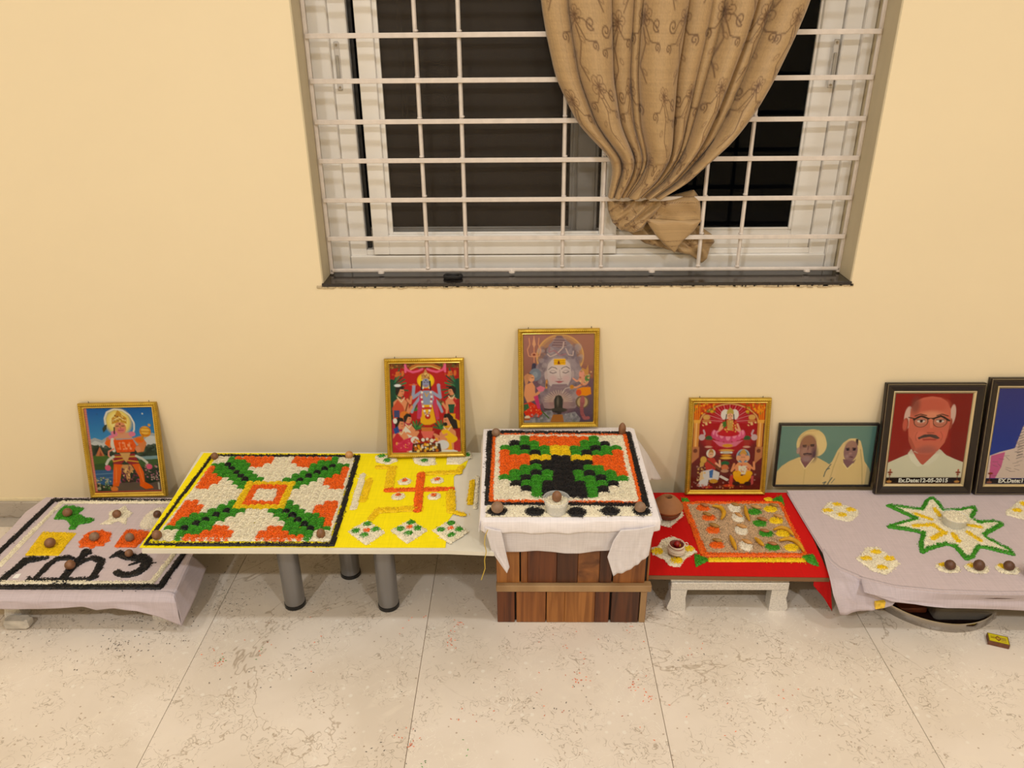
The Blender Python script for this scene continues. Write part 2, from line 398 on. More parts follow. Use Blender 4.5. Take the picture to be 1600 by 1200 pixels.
def mesh_mat():
    m = bpy.data.materials.new('insect_mesh'); m.use_nodes = True; nt = m.node_tree; b = nt.nodes['Principled BSDF']
    b.inputs['Base Color'].default_value = rgba((66, 57, 47)); b.inputs['Roughness'].default_value = .7
    tc = nt.nodes.new('ShaderNodeTexCoord'); w1 = nt.nodes.new('ShaderNodeTexNoise'); w1.inputs['Scale'].default_value = 6
    nt.links.new(tc.outputs['Object'], w1.inputs['Vector'])
    r = nt.nodes.new('ShaderNodeMapRange'); r.inputs[3].default_value = .5; r.inputs[4].default_value = .62
    nt.links.new(w1.outputs[0], r.inputs[0]); nt.links.new(r.outputs[0], b.inputs['Alpha'])
    return m
win = thing('window_1', None, None); win['kind'] = 'structure'
FR = [(-0.5264, 0.9809), (-0.4765, 0.9807), (-0.4516, 0.9805), (-0.4036, 0.9803), (-0.3902, 0.9802), (0.2306, 0.977), (0.2459, 0.9769), (0.2839, 0.9767), (0.8117, 0.974), (0.8306, 0.9739), (0.8722, 0.9737), (0.9195, 0.9735)]
VR = [(-0.0318, 0.8269), (-0.0315, 0.867), (-0.0313, 0.8849), (-0.031, 0.9281), (-0.0308, 0.9495)]
xo, xt, xs0, xs1, xm0, xm1, xr0, xr1, xg1, xg2, xf1, xf2 = [p[0] for p in FR]
zb, zs0, zt, zs1, zg = [p[1] for p in VR]
FZ1 = OZ1 - .002
A = OX0 + .005; B = OX1 - .005
# outer frame: stiles and rails, one profile
f = MB()
f.box(A, xo, .125, .20, SZ + .001, FZ1, .003); f.box(xo, xt, .14, .20, SZ + .001, FZ1, .003)
f.box(xf2, B, .125, .20, SZ + .001, FZ1, .003); f.box(xf1, xf2, .14, .20, SZ + .001, FZ1, .003)
f.build('window_frame', UPVC, win)
MB().box(xo + .0008, xf2 - .0008, .131, .20, SZ + .001, zs0 - .004, .003).build('bottom_rail', UPVC, win)
MB().box(xt, xf1, .142, .20, zs0 - .004, zs0 + .012, .002).build('track', UPVC, win)
MB().box(xt, xt + .012, .165, .20, zs0, FZ1, .001).build('track', GAP_BLACK, win, label='black strip for the dark gap beside the sash')  # black strip stands in for the darkness of the open gap
# sliding insect-mesh sash (in front)
s = MB(); s.box(xs0, xs1, .128, .150, zs0, FZ1, .002); s.box(xs1, xr1, .128, .150, zs0, zs1, .002); s.box(xm1, xr1 - .001, .1285, .150, zs1, FZ1, .002)
sash = s.build('mesh_sash', UPVC, win)
b = MB(); b.box(xs1, xm0, .136, .150, zs1, FZ1, .001); b.box(xm0, xm1, .136, .150, zs1, zs1 + .006, .001); b.build('glazing_bead', UPVC, sash)
grid_mesh('insect_screen', np.array([[(xm0, .145, zs1 + .004), (xm1, .145, zs1 + .004)], [(xm0, .145, FZ1), (xm1, .145, FZ1)]], float), mesh_mat(), sash, False)
# glass sashes behind
GR = [(-0.5231, 0.9706), (-0.4878, 0.9705), (0.1614, 0.9671), (0.2158, 0.9668), (0.8276, 0.9636), (0.8894, 0.9633)]
g0, g1, g2, g3, g4, g5 = [p[0] for p in GR]
ZG = [(0.6561, 0.8723), (0.6492, 0.9318)]
zq0, zq1 = ZG[0][1], ZG[1][1]
def glass_sash(xa, xb, xc, xd, y):
    s = MB(); s.box(xa, xb, y, y + .022, zq0 - .01, FZ1, .003); s.box(xc, xd, y, y + .022, zq0 - .01, FZ1, .003); s.box(xb, xc, y, y + .022, zq0 - .01, zq1, .003)
    o = s.build('glass_sash', UPVC, win)
    q = MB(); q.box(xb, xb + .008, y + .003, y + .018, zq1, FZ1, .002); q.box(xc - .008, xc, y + .003, y + .018, zq1, FZ1, .002); q.box(xb + .008, xc - .008, y + .003, y + .018, zq1, zq1 + .007, .002)
    q.build('glazing_bead', UPVC, o)
    MB().box(xb + .004, xc - .004, y + .009, y + .013, zq1 + .002, FZ1).build('pane', WG, o)
glass_sash(xt - .02, xt, g2 - .012, g3 - .014, .178)
glass_sash(g2 + .002, g3, xg1, xf1 - .001, .152)
# recessed slide latches
def latch(x, z, y):
    o = MB().box(x - .0075, x + .0075, y - .004, y, z - .062, z + .062, .003).build('latch', mat('latch_white', (205, 198, 190), .35), win)
    MB().box(x - .004, x + .004, y - .0075, y - .004, z - .035, z + .028, .001).build('latch_lever', mat('latch_grey', (170, 166, 160), .3, .3), o)
    for dz in (-.054, .054): MB().lathe([(.003, 0), (.003, .002)], 10).build('screw', mat('steel_screw', (150, 145, 140), .25, .9), o).matrix_local = Matrix.Translation((x, y - .004, z + dz)) @ Matrix.Rotation(math.pi / 2, 4, 'X')
LT = [(-0.5084, 1.3989), (0.8555, 1.3955)]
latch(LT[0][0], LT[0][1], .125 if LT[0][0] < xo else .14); latch(LT[1][0], LT[1][1], .125 if LT[1][0] > xf2 else .14)
# welded grille
GRILLE = mat('painted_grille', (224, 212, 202), .42, noise=(40, .10, (1, 1, 1)), bump=(200, .3))
gr = thing('window_grille', 'white welded steel bar grille fixed across the window opening', 'grille', (0.184, .085, SZ + .008))
def gpart(mb, name, lab=None):
    o = mb.build(name, GRILLE, gr, label=lab); o.matrix_parent_inverse = Matrix.Translation((-.184, -.085, -SZ - .008)); return o
HZ = [p[1] for p in [(0.219, 0.8311), (0.2152, 0.9305), (0.2109, 1.043), (0.2067, 1.1535), (0.2027, 1.2586), (0.1987, 1.3643), (0.1944, 1.4765)]]
step = HZ[-1] - HZ[-2]
while HZ[-1] + step < OZ1: HZ.append(HZ[-1] + step)
gx0, gx1 = OX0 + .010, OX1 - .008
gpart(MB().tube([(gx0, .085, HZ[0]), (gx1, .085, HZ[0])], .0062, 8), 'bottom_bar')
gpart(MB().tube([(gx0, .085, SZ + .004), (gx0, .085, OZ1 - .01)], .0062, 8), 'side_bar'); gpart(MB().tube([(gx1, .085, SZ + .004), (gx1, .085, OZ1 - .01)], .0062, 8), 'side_bar')
for z in HZ[1:]:
    gpart(MB().box(gx0, gx1, .074, .0785, z - .0065, z + .0065, .0012), 'cross_bar')
VB = [p[0] for p in [(-0.2839, 1.0087), (-0.168, 1.0081), (0.1192, 1.0066), (0.2346, 1.0059), (0.5262, 1.0044), (0.643, 1.0038)]]
for x in VB:
    gpart(MB().tube([(x, .085, HZ[0]), (x, .085, OZ1 - .01)], .0058, 6), 'upright_bar')
for i, (x, z) in enumerate([(a, b) for a in VB for b in HZ[:-1]]):
    r = .0075; m_ = MB().lathe([(0, -r * .6), (r * .8, -r * .3), (r, 0), (r * .8, r * .4), (0, r * .6)], 7, (x + rng.uniform(-.002, .002), .083, z + .008 + rng.uniform(-.003, .004)))
    gpart(m_, 'weld')
for x in [p[0] for p in [(-0.4256, 0.8279), (-0.0313, 0.8262), (0.3881, 0.8284), (0.8509, 0.8303)]]:
    gpart(MB().lathe([(0, -.004), (.010, -.002), (.009, .003), (.004, .006), (0, .007)], 8, (x, .08, SZ + .008)), 'weld')
# hair tie lying on the sill, and a lamp added beyond the glass as a bright dot
ht = [(-0.2058, 0.0428)][0]
tor = MB(); pts = [(ht[0] + .024 * math.cos(t), ht[1] + .015 * math.sin(t) , SZ + .006 + .0015 * math.sin(3 * t)) for t in np.linspace(0, 2 * math.pi, 33)]
tor.tube(pts, .006, 8, False); o = tor.build('hair_tie', mat('black_elastic', (14, 13, 15), .6), smooth=True); props(o, 'black elastic hair tie lying on the dark granite window sill', 'hair tie')
glow = thing('teal_glow', 'small teal lamp glinting in the dark behind the window glass', 'glow', (-2.05, 12.0, 0))
MB().tube([(0, 0, 0), (0, 0, 3.3), (.18, -.2, 3.52)], .05, 8).build('pole', mat('dark_pole', (30, 30, 32), .6), glow)
MB().lathe([(0, -.05), (.05, -.03), (.06, 0), (.05, .03), (0, .05)], 12, (.2, -.24, 3.52)).build('bulb', mat('teal_bulb', (120, 255, 240), .5, Emission_Color=rgba((120, 255, 240)), Emission_Strength=30.0), glow)

# ------------------------------------------------------------------ raster helpers for flat prints (colours are stored on the mesh)
class Canvas:
    def __init__(s, w, h, nx, ny, bg):
        s.w, s.h = w, h; s.asp = h / w
        s.U, s.V = np.meshgrid(np.linspace(0, 1, nx), np.linspace(0, 1, ny)); s.px = 1.0 / nx
        s.I = np.empty((ny, nx, 3)); s.I[:] = lin(bg)
    def _put(s, M, col):
        s.I = s.I * (1 - M[..., None]) + lin(col) * M[..., None]
    def el(s, cx, cy, rx, ry, col, rot=0, soft=None, a=1.0):
        x = s.U - cx; y = (s.V - cy) * s.asp; c, n = math.cos(rot), math.sin(rot); x, y = x * c + y * n, -x * n + y * c
        ry = ry * s.asp; d = np.sqrt((x / rx) ** 2 + (y / ry) ** 2 + 1e-9); e = (1 - d) * min(rx, ry) / (soft or s.px)
        s._put(np.clip(e + .5, 0, 1) * a, col); return s
    def pg(s, pts, col, a=1.0):
        M = np.zeros_like(s.U); k = s.px / 4
        for dx in (-k, k):
            for dy in (-k, k):
                q = np.stack([(s.U + dx).ravel(), (s.V + dy / s.asp).ravel()], 1); M += p_poly(pts)[0](q).reshape(M.shape)
        s._put(M / 4 * a, col); return s
    def ln(s, pts, w, col, a=1.0, soft=None):
        d = np.full(s.U.shape, 9.0); P = np.asarray(pts, float) * (1, s.asp)
        for i in range(len(P) - 1):
            e = P[i + 1] - P[i]; L = max(e @ e, 1e-12); t = np.clip(((s.U - P[i, 0]) * e[0] + (s.V * s.asp - P[i, 1]) * e[1]) / L, 0, 1)
            d = np.minimum(d, np.hypot(s.U - P[i, 0] - t * e[0], s.V * s.asp - P[i, 1] - t * e[1]))
        s._put(np.clip((w / 2 - d) / (soft or s.px) + .5, 0, 1) * a, col); return s
    def grad(s, v0, v1, c0, c1):
        t = np.clip((s.V - v0) / (v1 - v0), 0, 1)[..., None]; m = ((s.V >= v0) & (s.V <= v1))[..., None]
        s.I = np.where(m, lin(c0) * (1 - t) + lin(c1) * t, s.I); return s
    def spots(s, n, x0, x1, y0, y1, cols, r, seed=0, a=.9):
        rs = np.random.RandomState(seed)
        for i in range(n):
            q = r * rs.uniform(.5, 1.3); s.el(rs.uniform(x0, x1), rs.uniform(y0, y1), q, q / s.asp, cols[rs.randint(len(cols))], a=a)
        return s
def spiral(cx, cy, r, turns=1.4, a0=0, d=1, asp=1.0, n=26):
    t = np.linspace(0, 1, n); a = a0 + d * turns * 2 * math.pi * t; q = r * (1 - .8 * t)
    return np.stack([cx + q * np.cos(a), cy + q * np.sin(a) / asp], 1)
# ------------------------------------------------------------------ curtain gathered and knotted through the grille
NU, NT = 380, 300
cv = Canvas(1.0, 1.05, NU, NT, (178, 146, 102))
rs = np.random.RandomState(5)
cv.I *= (1 + rs.normal(0, .035, (NT, 1)) + rs.normal(0, .035, (1, NU)) + rs.normal(0, .05, (NT, NU)))[..., None]
STITCH = (98, 66, 38); PALE_STITCH = (208, 172, 122)  # dark thread and the paler fill of petals and leaves
def flower(cx, cy, r):
    for k in range(5):
        a = k * 1.257 + cx * 9; x = cx + r * .62 * math.cos(a); y = cy + r * .62 * math.sin(a) / 1.05
        cv.el(x, y, r * .42, r * .4, STITCH, a=.8); cv.el(x, y, r * .33, r * .31, PALE_STITCH, a=.55)
        cv.ln([(cx, cy), (x, y)], .0036, STITCH, .8)
    cv.el(cx, cy, r * .2, r * .2, STITCH, a=.9)
for gy in range(6):
    for gx in range(7):
        cx = (gx + .5 * (gy % 2) + .3) / 7 + rs.uniform(-.02, .02); cy = (gy + .35) / 6 + rs.uniform(-.02, .02); r = rs.uniform(.021, .032)
        flower(cx, cy, r); sg = 1 if (gx + gy) % 2 else -1
        st = [(cx, cy + r), (cx + sg * .012, cy + .06), (cx - sg * .004, cy + .11), (cx + sg * .02, cy + .15)]
        st = resample(st, 20); cv.ln(st, .0044, STITCH, .8)
        for k, (ds, q) in enumerate(((.055, .016), (.09, -.018), (.125, .014))):
            lx, ly = cx + q * sg, cy + ds; cv.el(lx, ly, .012, .005, STITCH, rot=.7 * sg * (1 if q > 0 else -1), a=.75); cv.el(lx, ly, .008, .003, PALE_STITCH, rot=.7 * sg * (1 if q > 0 else -1), a=.6)
        for (ox, oy, q, d) in ((.05, .02, .017, 1), (-.045, .05, .014, -1), (.06, .07, .012, -1)):
            cv.ln(spiral(cx + sg * ox, cy + oy, q, 1.3, 1.0, d, 1.05), .0044, STITCH, .85)
            cv.ln(resample([(cx, cy + .01), (cx + sg * ox * .5, cy + oy - .012), (cx + sg * ox + q * .54, cy + oy + q * .8 * d)], 8), .004, STITCH, .8)
CLOTHM = print_mat('curtain_fabric', .5)
CLOTHM.node_tree.nodes['Principled BSDF'].inputs['Sheen Weight'].default_value = .25
curtain = thing('curtain', 'tan embroidered curtain gathered and knotted through the window grille', 'curtain', (0.28, .06, 1.0))
CINV = Matrix.Translation((-.28, -.06, -1.0))
EL = [(0.0489, 1.5566), (0.0629, 1.4816), (0.0898, 1.3725), (0.1184, 1.3159), (0.1531, 1.2513), (0.2133, 1.1917), (0.254, 1.1552), (0.2543, 1.1115), (0.2445, 1.0508)]
ER = [(0.7381, 1.551), (0.7124, 1.4705), (0.6689, 1.362), (0.6325, 1.2862), (0.5869, 1.2166), (0.5199, 1.1502), (0.4677, 1.0961), (0.4287, 1.066), (0.3755, 1.05)]
EL = [(EL[0][0] - .03, 2.1)] + [tuple(p) for p in EL]; ER = [(ER[0][0] + .06, 2.1)] + [tuple(p) for p in ER]
ELa, ERa = np.array(EL), np.array(ER)
zt0 = 2.1; T = np.linspace(0, 1, NT); zbot = ELa[-1, 1]
ZL = zt0 + (zbot - zt0) * T
xl = np.interp(-ZL, -ELa[:, 1], ELa[:, 0]); zr_end = ERa[-1, 1]; ZR = zt0 + (zr_end - zt0) * T
xr = np.interp(-ZR, -ERa[:, 1], ERa[:, 0])
kk = np.hanning(31); kk /= kk.sum(); xl = np.convolve(np.pad(xl, 15, mode='edge'), kk, 'valid'); xr = np.convolve(np.pad(xr, 15, mode='edge'), kk, 'valid')
U = np.linspace(0, 1, NU)
ridge = [0, .10, .25, .335, .375, .56, .64, .685, .80, .865, 1.0]
fold = np.zeros(NU)
amps = [.8, 1.15, .55, .35, 1.35, .6, .35, 1.1, .5, 1.2]
for i in range(len(ridge) - 1):
    a, b = ridge[i], ridge[i + 1]; m_ = (U >= a) & (U <= b); q = (U[m_] - a) / (b - a)
    fold[m_] = amps[i] * (np.sin(np.pi * q) ** .42)
P = np.zeros((NT, NU, 3))
nz = smooth_noise(NT, NU, (7, 10), 3, .006); ns = smooth_noise(NT, NU, (4, 5), 9, .03)
for r in range(NT):
    t = T[r]; wdt = xr[r] - xl[r]
    wu = U + .015 * np.sin(2 * np.pi * (U * 2 + t * 1.3)) * np.sin(np.pi * U) + ns[r] * np.sin(np.pi * U) * .6
    amp = .034 + .026 * min(1, t * 1.4)
    amp *= 1 - .45 * max(0, (t - .86) / .14)
    P[r, :, 0] = xl[r] + wdt * np.clip(wu, 0, 1)
    P[r, :, 1] = .062 - amp * fold + nz[r] * .7 + (.004 if t > .9 else 0)
    P[r, :, 2] = ZL[r] + (ZR[r] - ZL[r]) * U - .03 * np.sin(np.pi * U) * max(0, (t - .5)) * (1 - t) * 2
o = grid_mesh('drape', P, CLOTHM, curtain, True, cv.I, back=.0016); o.matrix_parent_inverse = CINV
def bundle(name, outline, y, depth, seed, creases, ex=(0, 0), crop=(0, 0), thick=.018):
    """stuffed fold of cloth: outline in (x, z), bulging to the room"""
    O = resample(list(outline) + [outline[0]], 121); c = np.array(outline).mean(0) + np.array(ex); NR = 26
    rs2 = np.random.RandomState(seed); Pn = np.zeros((2 * NR, 121, 3))
    for k in range(2 * NR):
        s = (k / (NR - 1)) if k < NR else (2 * NR - 1 - k) / (NR - 1)
        xy = c + (O - c) * s; d = math.sqrt(max(0, 1 - s ** 4))
        Pn[k, :, 0] = xy[:, 0]; Pn[k, :, 2] = xy[:, 1]
        if k < NR:
            w_ = sum(np.sin((xy[:, 0] * ca + xy[:, 1] * sa) * fr + ph) * am for ca, sa, fr, ph, am in creases)
            Pn[k, :, 1] = y - d * depth + w_ * d
        else: Pn[k, :, 1] = y + d * thick
    ii = (np.clip((Pn[..., 2] - 0.80) * 2.6 + .3, 0, .98) * (NT - 1)).astype(int); jj = (np.clip((Pn[..., 0] - .2) * 2.2 + crop[0], 0, .99) * (NU - 1)).astype(int)
    ob = grid_mesh(name, Pn, CLOTHM, curtain, True, cv.I[ii, jj]); ob.matrix_parent_inverse = CINV; return ob
bundle('folded_tail', [(0.3192, 0.9364), (0.3686, 0.9016), (0.4521, 0.8778), (0.5046, 0.8658), (0.5452, 0.8401), (0.5592, 0.8538), (0.5651, 0.889), (0.5768, 0.9044), (0.5668, 0.9276), (0.5146, 0.9621), (0.4206, 0.9663), (0.3458, 0.9629)], .118, .022, 1, [(.7, .7, 150, 0, .006), (-.5, .8, 90, 1, .005)], crop=(.3, 0))
bundle('twisted_loop', [(0.245, 1.043), (0.2503, 1.0081), (0.265, 0.9707), (0.2886, 0.9479), (0.3264, 0.9402), (0.3542, 0.9457), (0.3656, 0.9702), (0.3966, 1.0054), (0.4132, 1.0293), (0.4013, 1.0404), (0.3661, 1.046), (0.3203, 1.0445)], .096, .030, 2, [(.75, -.65, 190, 0, .007), (.6, -.8, 330, 2, .003)], crop=(.05, 0))
bundle('boxed_fold', [(0.3767, 1.014), (0.4041, 1.0414), (0.4472, 1.0521), (0.4953, 1.0645), (0.5138, 1.0426), (0.5209, 1.0077), (0.526, 0.9743), (0.4821, 0.967), (0.417, 0.9692), (0.3717, 0.9788)], .095, .026, 3, [(.1, 1, 80, 0, .005), (.5, .7, 120, 1, .003)], crop=(.5, 0), thick=.03)
bundle('pointed_fold', [(0.3549, 0.9868), (0.3956, 0.9847), (0.4513, 0.9807), (0.5212, 0.9822), (0.5004, 0.9487), (0.4713, 0.9205), (0.45, 0.8842), (0.42, 0.9074), (0.3896, 0.9398)], .072, .008, 4, [(.8, .3, 80, 0, .004)], crop=(.6, 0), thick=.012)

# ------------------------------------------------------------------ furniture under the displays
def muslin(name, c, rough=.75, alpha=None):
    m = mat(name, c, rough, spec=.2); nt = m.node_tree; b = nt.nodes['Principled BSDF']
    tc = nt.nodes.new('ShaderNodeTexCoord'); hs = []
    for st in ((260, 12, 12), (12, 260, 260)):
        mp = nt.nodes.new('ShaderNodeMapping'); mp.inputs['Scale'].default_value = st; n = nt.nodes.new('ShaderNodeTexNoise')
        n.inputs['Scale'].default_value = 1.6; n.inputs['Detail'].default_value = 2; nt.links.new(tc.outputs['Object'], mp.inputs[0]); nt.links.new(mp.outputs[0], n.inputs['Vector']); hs.append(n.outputs[0])
    a = nt.nodes.new('ShaderNodeMath'); a.operation = 'ADD'; nt.links.new(hs[0], a.inputs[0]); nt.links.new(hs[1], a.inputs[1])
    r = nt.nodes.new('ShaderNodeMapRange'); r.inputs[1].default_value = .6; r.inputs[2].default_value = 1.4; r.inputs[3].default_value = .90; r.inputs[4].default_value = 1.08
    nt.links.new(a.outputs[0], r.inputs[0])
    x = nt.nodes.new('ShaderNodeVectorMath'); x.operation = 'SCALE'; x.inputs[0].default_value = rgba(c)[:3]
    nt.links.new(r.outputs[0], x.inputs['Scale']); nt.links.new(x.outputs[0], b.inputs['Base Color'])
    if alpha: b.inputs['Alpha'].default_value = alpha
    return m
LILAC = muslin('lilac_muslin', (206, 190, 193)); WHITEM = muslin('white_muslin', (243, 236, 238))
LILACS = muslin('lilac_muslin_hanging', (212, 198, 204), alpha=.84); WHITES = muslin('white_muslin_hanging', (243, 236, 238), alpha=.80)
YCLOTH = muslin('yellow_cloth', (252, 232, 12)); RCLOTH = muslin('red_cloth', (206, 10, 12), .6)
GLITTER = mat('silver_glitter_paper', (226, 222, 216), .3, .35, noise=(230, .22, (1, 1, 1)), bump=(260, 1.0))
def glitter_stool(label, x0, x1, yf, yb, ztop, loc, leg=.05, group=None):
    t = thing('low_stool', label, 'stool', (loc[0], loc[1], 0))
    inv = Matrix.Translation((-loc[0], -loc[1], 0))
    def P(mb, n): o = mb.build(n, GLITTER, t); o.matrix_parent_inverse = inv; return o
    P(MB().box(x0, x1, yf + .004, yb - .004, ztop - .018, ztop, .002), 'seat_board')
    for a, b in ((yf, yf + .016), (yb - .016, yb)): P(MB().box(x0 + .002, x1 - .002, a, b, ztop - .044, ztop - .0185, .002), 'apron')
    for sx in (0, 1):
        for sy in (0, 1):
            xa = x0 + .002 if sx == 0 else x1 - .002 - leg; ya = yf + .001 if sy == 0 else yb - .001 - leg * .8; m = MB()
            out = -1 if sx == 0 else 1
            prof = [(0, .0), (.006, .010), (.004, .022), (-.003, .045), (0, ztop - .0445)]
            V = []; 
            for k, (o_, z) in enumerate(prof):
                a_, b_ = xa, xa + leg
                if out < 0: a_ -= o_; b_ -= max(0, -o_) 
                else: b_ += o_
                V += [(a_, ya, z), (b_, ya, z), (b_, ya + leg * .8, z), (a_, ya + leg * .8, z)]
            F = [(3, 2, 1, 0), (16, 17, 18, 19)] + [(k * 4 + i, k * 4 + (i + 1) % 4, k * 4 + 4 + (i + 1) % 4, k * 4 + 4 + i) for k in range(4) for i in range(4)]
            P(m.add(V, F), 'leg')
    return t
# --- left stool and lilac cloth
LZ = .124
glitter_stool('low silver-papered stool under the lilac cloth at the far left', -1.445, -.985, -.505, -.11, LZ - .014, (-1.2, -.3), .045)
bd = MB().box(-1.55, -.955, -.535, -.085, LZ - .0135, LZ - .002, .002).build('board', mat('plain_board', (168, 140, 106), .6, noise=(9, .15, (1, 12, 1)))); props(bd, 'plain thin board between the silver stool and lilac cloth at left', 'board')
t = thing('cloth', 'lilac-white muslin cloth over the far left low stool, black letters on it', 'cloth', (-1.2, -.3, LZ))
inv = Matrix.Translation((1.2, .3, -LZ))
def kid(o, inv): o.matrix_parent_inverse = inv; return o
def flat_cloth(name, poly, z, m, parent, inv, th=.0016):
    return kid(MB().prism(poly, z - th, z).build(name, m, parent), inv)
flat_cloth('cloth_top', [(-1.5453, -0.0742), (-1.5633, -0.1572), (-1.5565, -0.2452), (-1.5607, -0.4105)] + [(-1.575, -.541)] + [(-1.4082, -0.5377), (-1.2, -0.5372), (-0.9543, -0.5367), (-0.9354, -0.5237), (-0.952, -0.3747)] + [(-.945, -.079)], LZ, LILAC, t, inv)
kid(sheet('front_drop', [[(p[0], p[1] + .008, LZ + .0004) for p in [(-1.5124, -0.538), (-1.2347, -0.5373), (-0.9543, -0.5367), (-0.9339, -0.5443)]], [(p[0], p[1] - .001, LZ - .001) for p in [(-1.5124, -0.538), (-1.2347, -0.5373), (-0.9543, -0.5367), (-0.9339, -0.5443)]], [(-1.5031, -0.556, 0.1155), (-1.2277, -0.556, 0.1117), (-0.9485, -0.556, 0.1123), (-0.9274, -0.556, 0.1058)], [(-1.5102, -0.558, 0.0887), (-1.3023, -0.558, 0.087), (-1.1787, -0.558, 0.0961), (-1.1473, -0.558, 0.083), (-1.0972, -0.558, 0.0897), (-1.0347, -0.558, 0.0833), (-0.9786, -0.558, 0.0613), (-0.9256, -0.558, 0.0302)]], LILACS, t, wav=.004, seed=4), inv)
kid(sheet('side_drop', [[(p[0] - .008, p[1], LZ + .0004) for p in [(-0.952, -0.3747), (-0.9415, -0.4653), (-0.9339, -0.5443)]], [(p[0] + .001, p[1], LZ - .001) for p in [(-0.952, -0.3747), (-0.9415, -0.4653), (-0.9339, -0.5443)]], [(-.925, -.36, .07), (-.915, -.47, .06), [(-0.9256, -0.558, 0.0302)][0]]], LILACS, t, nr=14, nc=30, wav=.004, seed=5), inv)
pk = MB().box(-1.43, -1.36, -.545, -.512, .001, .030, .006).build('plastic_packet', mat('clear_plastic', (200, 192, 180), .2, noise=(30, .3, (1, 1, 1)), bump=(90, .9))); props(pk, 'crumpled clear plastic packet on the floor beside the far left stool leg', 'packet')
# --- long white table on grey cylinder legs
WZ = .280
t = thing('low_table', 'long low white table on grey cylinder legs', 'table', (-.55, -.31, 0)); inv = Matrix.Translation((.55, .31, 0))
WT = mat('white_laminate', (226, 220, 204), .35, noise=(30, .03, (1, 1, 1)))
kid(MB().prism([(-1.0208, -0.0517), (-0.9845, -0.5531), (-0.1923, -0.5547), (-0.0738, -0.5624)] + [(-.080, -.556), (-.080, -.058)], WZ - .012, WZ - .0005).build('tabletop', WT, t), inv)
kid(MB().box(-.93, -.12, -.53, -.08, WZ - .028, WZ - .0125, .003).build('under_frame', mat('grey_under_frame', (120, 114, 104), .5), t), inv)
LG = mat('grey_metal_leg', (134, 132, 132), .28, .55); BF = mat('black_foot', (18, 18, 18), .4)
for (x, y) in ((-.652, -.437), (-.383, -.442), (-.520, -.303), (-.25, -.115), (-.85, -.115)):
    l = kid(MB().lathe([(.0285, .014), (.0285, .245), (.034, .251), (.034, .252)], 28, (x, y, 0)).build('leg', LG, t, True), inv)
    MB().lathe([(.0275, 0), (.0298, .002), (.0298, .0135), (.0285, .0137)], 28, (x, y, 0)).build('foot', BF, l, True)
y0 = [(-1.0087, -0.0611), (-0.9927, -0.545), (-0.8218, -0.5475), (-0.6408, -0.5419), (-0.4245, -0.5443), (-0.1997, -0.544), (-0.2019, -0.4226), (-0.1892, -0.3863), (-0.2059, -0.2005), (-0.1749, -0.1494), (-0.1642, -0.0687)]
o = MB().prism(y0, WZ, WZ + .0018).build('yellow_cloth', YCLOTH); props(o, 'bright yellow cloth spread on the long white table', 'cloth')
# --- wooden box pedestal
BX0, BX1, BY = -.0715, .3385, -.509
def woodm(name, c, d, sx=28, s=1.0):
    m = mat(name, c, .42); nt = m.node_tree; b = nt.nodes['Principled BSDF']; tc = nt.nodes.new('ShaderNodeTexCoord'); mp = nt.nodes.new('ShaderNodeMapping')
    mp.inputs['Scale'].default_value = (sx, sx, 1.6 * s); nt.links.new(tc.outputs['Object'], mp.inputs[0])
    n = nt.nodes.new('ShaderNodeTexNoise'); n.inputs['Scale'].default_value = 2.2; n.inputs['Detail'].default_value = 8; n.inputs['Distortion'].default_value = .8; nt.links.new(mp.outputs[0], n.inputs['Vector'])
    r = nt.nodes.new('ShaderNodeValToRGB'); r.color_ramp.elements[0].position = .32; r.color_ramp.elements[1].position = .68
    r.color_ramp.elements[0].color = rgba(d); r.color_ramp.elements[1].color = rgba(c); nt.links.new(n.outputs[0], r.inputs[0]); nt.links.new(r.outputs[0], b.inputs['Base Color']); return m
WD = [woodm('walnut_red', (122, 66, 30), (78, 38, 16)), woodm('walnut_warm', (158, 98, 46), (112, 62, 24)), woodm('walnut_gold', (176, 116, 56), (128, 76, 30)), woodm('walnut_dark', (98, 54, 28), (60, 30, 14)), woodm('burl', (150, 94, 46), (84, 44, 18), 9, 6), woodm('pale_rail', (176, 142, 100), (136, 100, 62), 3, 1)]
t = thing('wooden_box', 'brown plank-faced wooden box standing on the floor under the raised white-clothed display', 'box', (.13, -.3, 0)); inv = Matrix.Translation((-.13, .3, 0))
kid(MB().box(BX0 + .006, BX1 - .006, BY + .011, -.12, 0, .332, .002).build('carcass', mat('dark_carcass', (26, 16, 10), .7), t), inv)
def planks(xs, z0, z1):
    for (a, b, k) in xs:
        kid(MB().box(a, b, BY, BY + .0105, z0, z1, .0012).build('plank', WD[k], t), inv)
def px_to_x(L): return L
lo = [p[0] for p in [(-0.0708, 0.0512), (-0.0234, 0.0513), (-0.0182, 0.0513), (0.0616, 0.0515), (0.0643, 0.0515), (0.1133, 0.0517), (0.1956, 0.0519), (0.2349, 0.052), (0.241, 0.052), (0.3162, 0.0521), (0.3188, 0.0522), (0.3354, 0.0522)]]
planks([(lo[0], lo[1], 0), (lo[2], lo[3], 1), (lo[4], lo[5], 2), (lo[5] + .0004, lo[6], 2), (lo[6] + .0004, lo[7], 0), (lo[8], lo[9], 3), (lo[10], lo[11], 5)], .001, .116)
up = [p[0] for p in [(-0.0701, 0.2035), (-0.0097, 0.2036), (-0.0054, 0.2036), (0.0116, 0.2036), (0.0897, 0.2037), (0.1457, 0.2038), (0.2034, 0.2039), (0.2373, 0.2039), (0.2415, 0.2039), (0.3254, 0.204)]]
planks([(up[0], up[1], 2), (up[2], up[3], 1), (up[3] + .0004, up[4], 0), (up[4] + .0004, up[5], 3), (up[5] + .0004, up[6], 4), (up[6] + .0004, up[7], 3), (up[8], up[9], 1)], .138, .332)
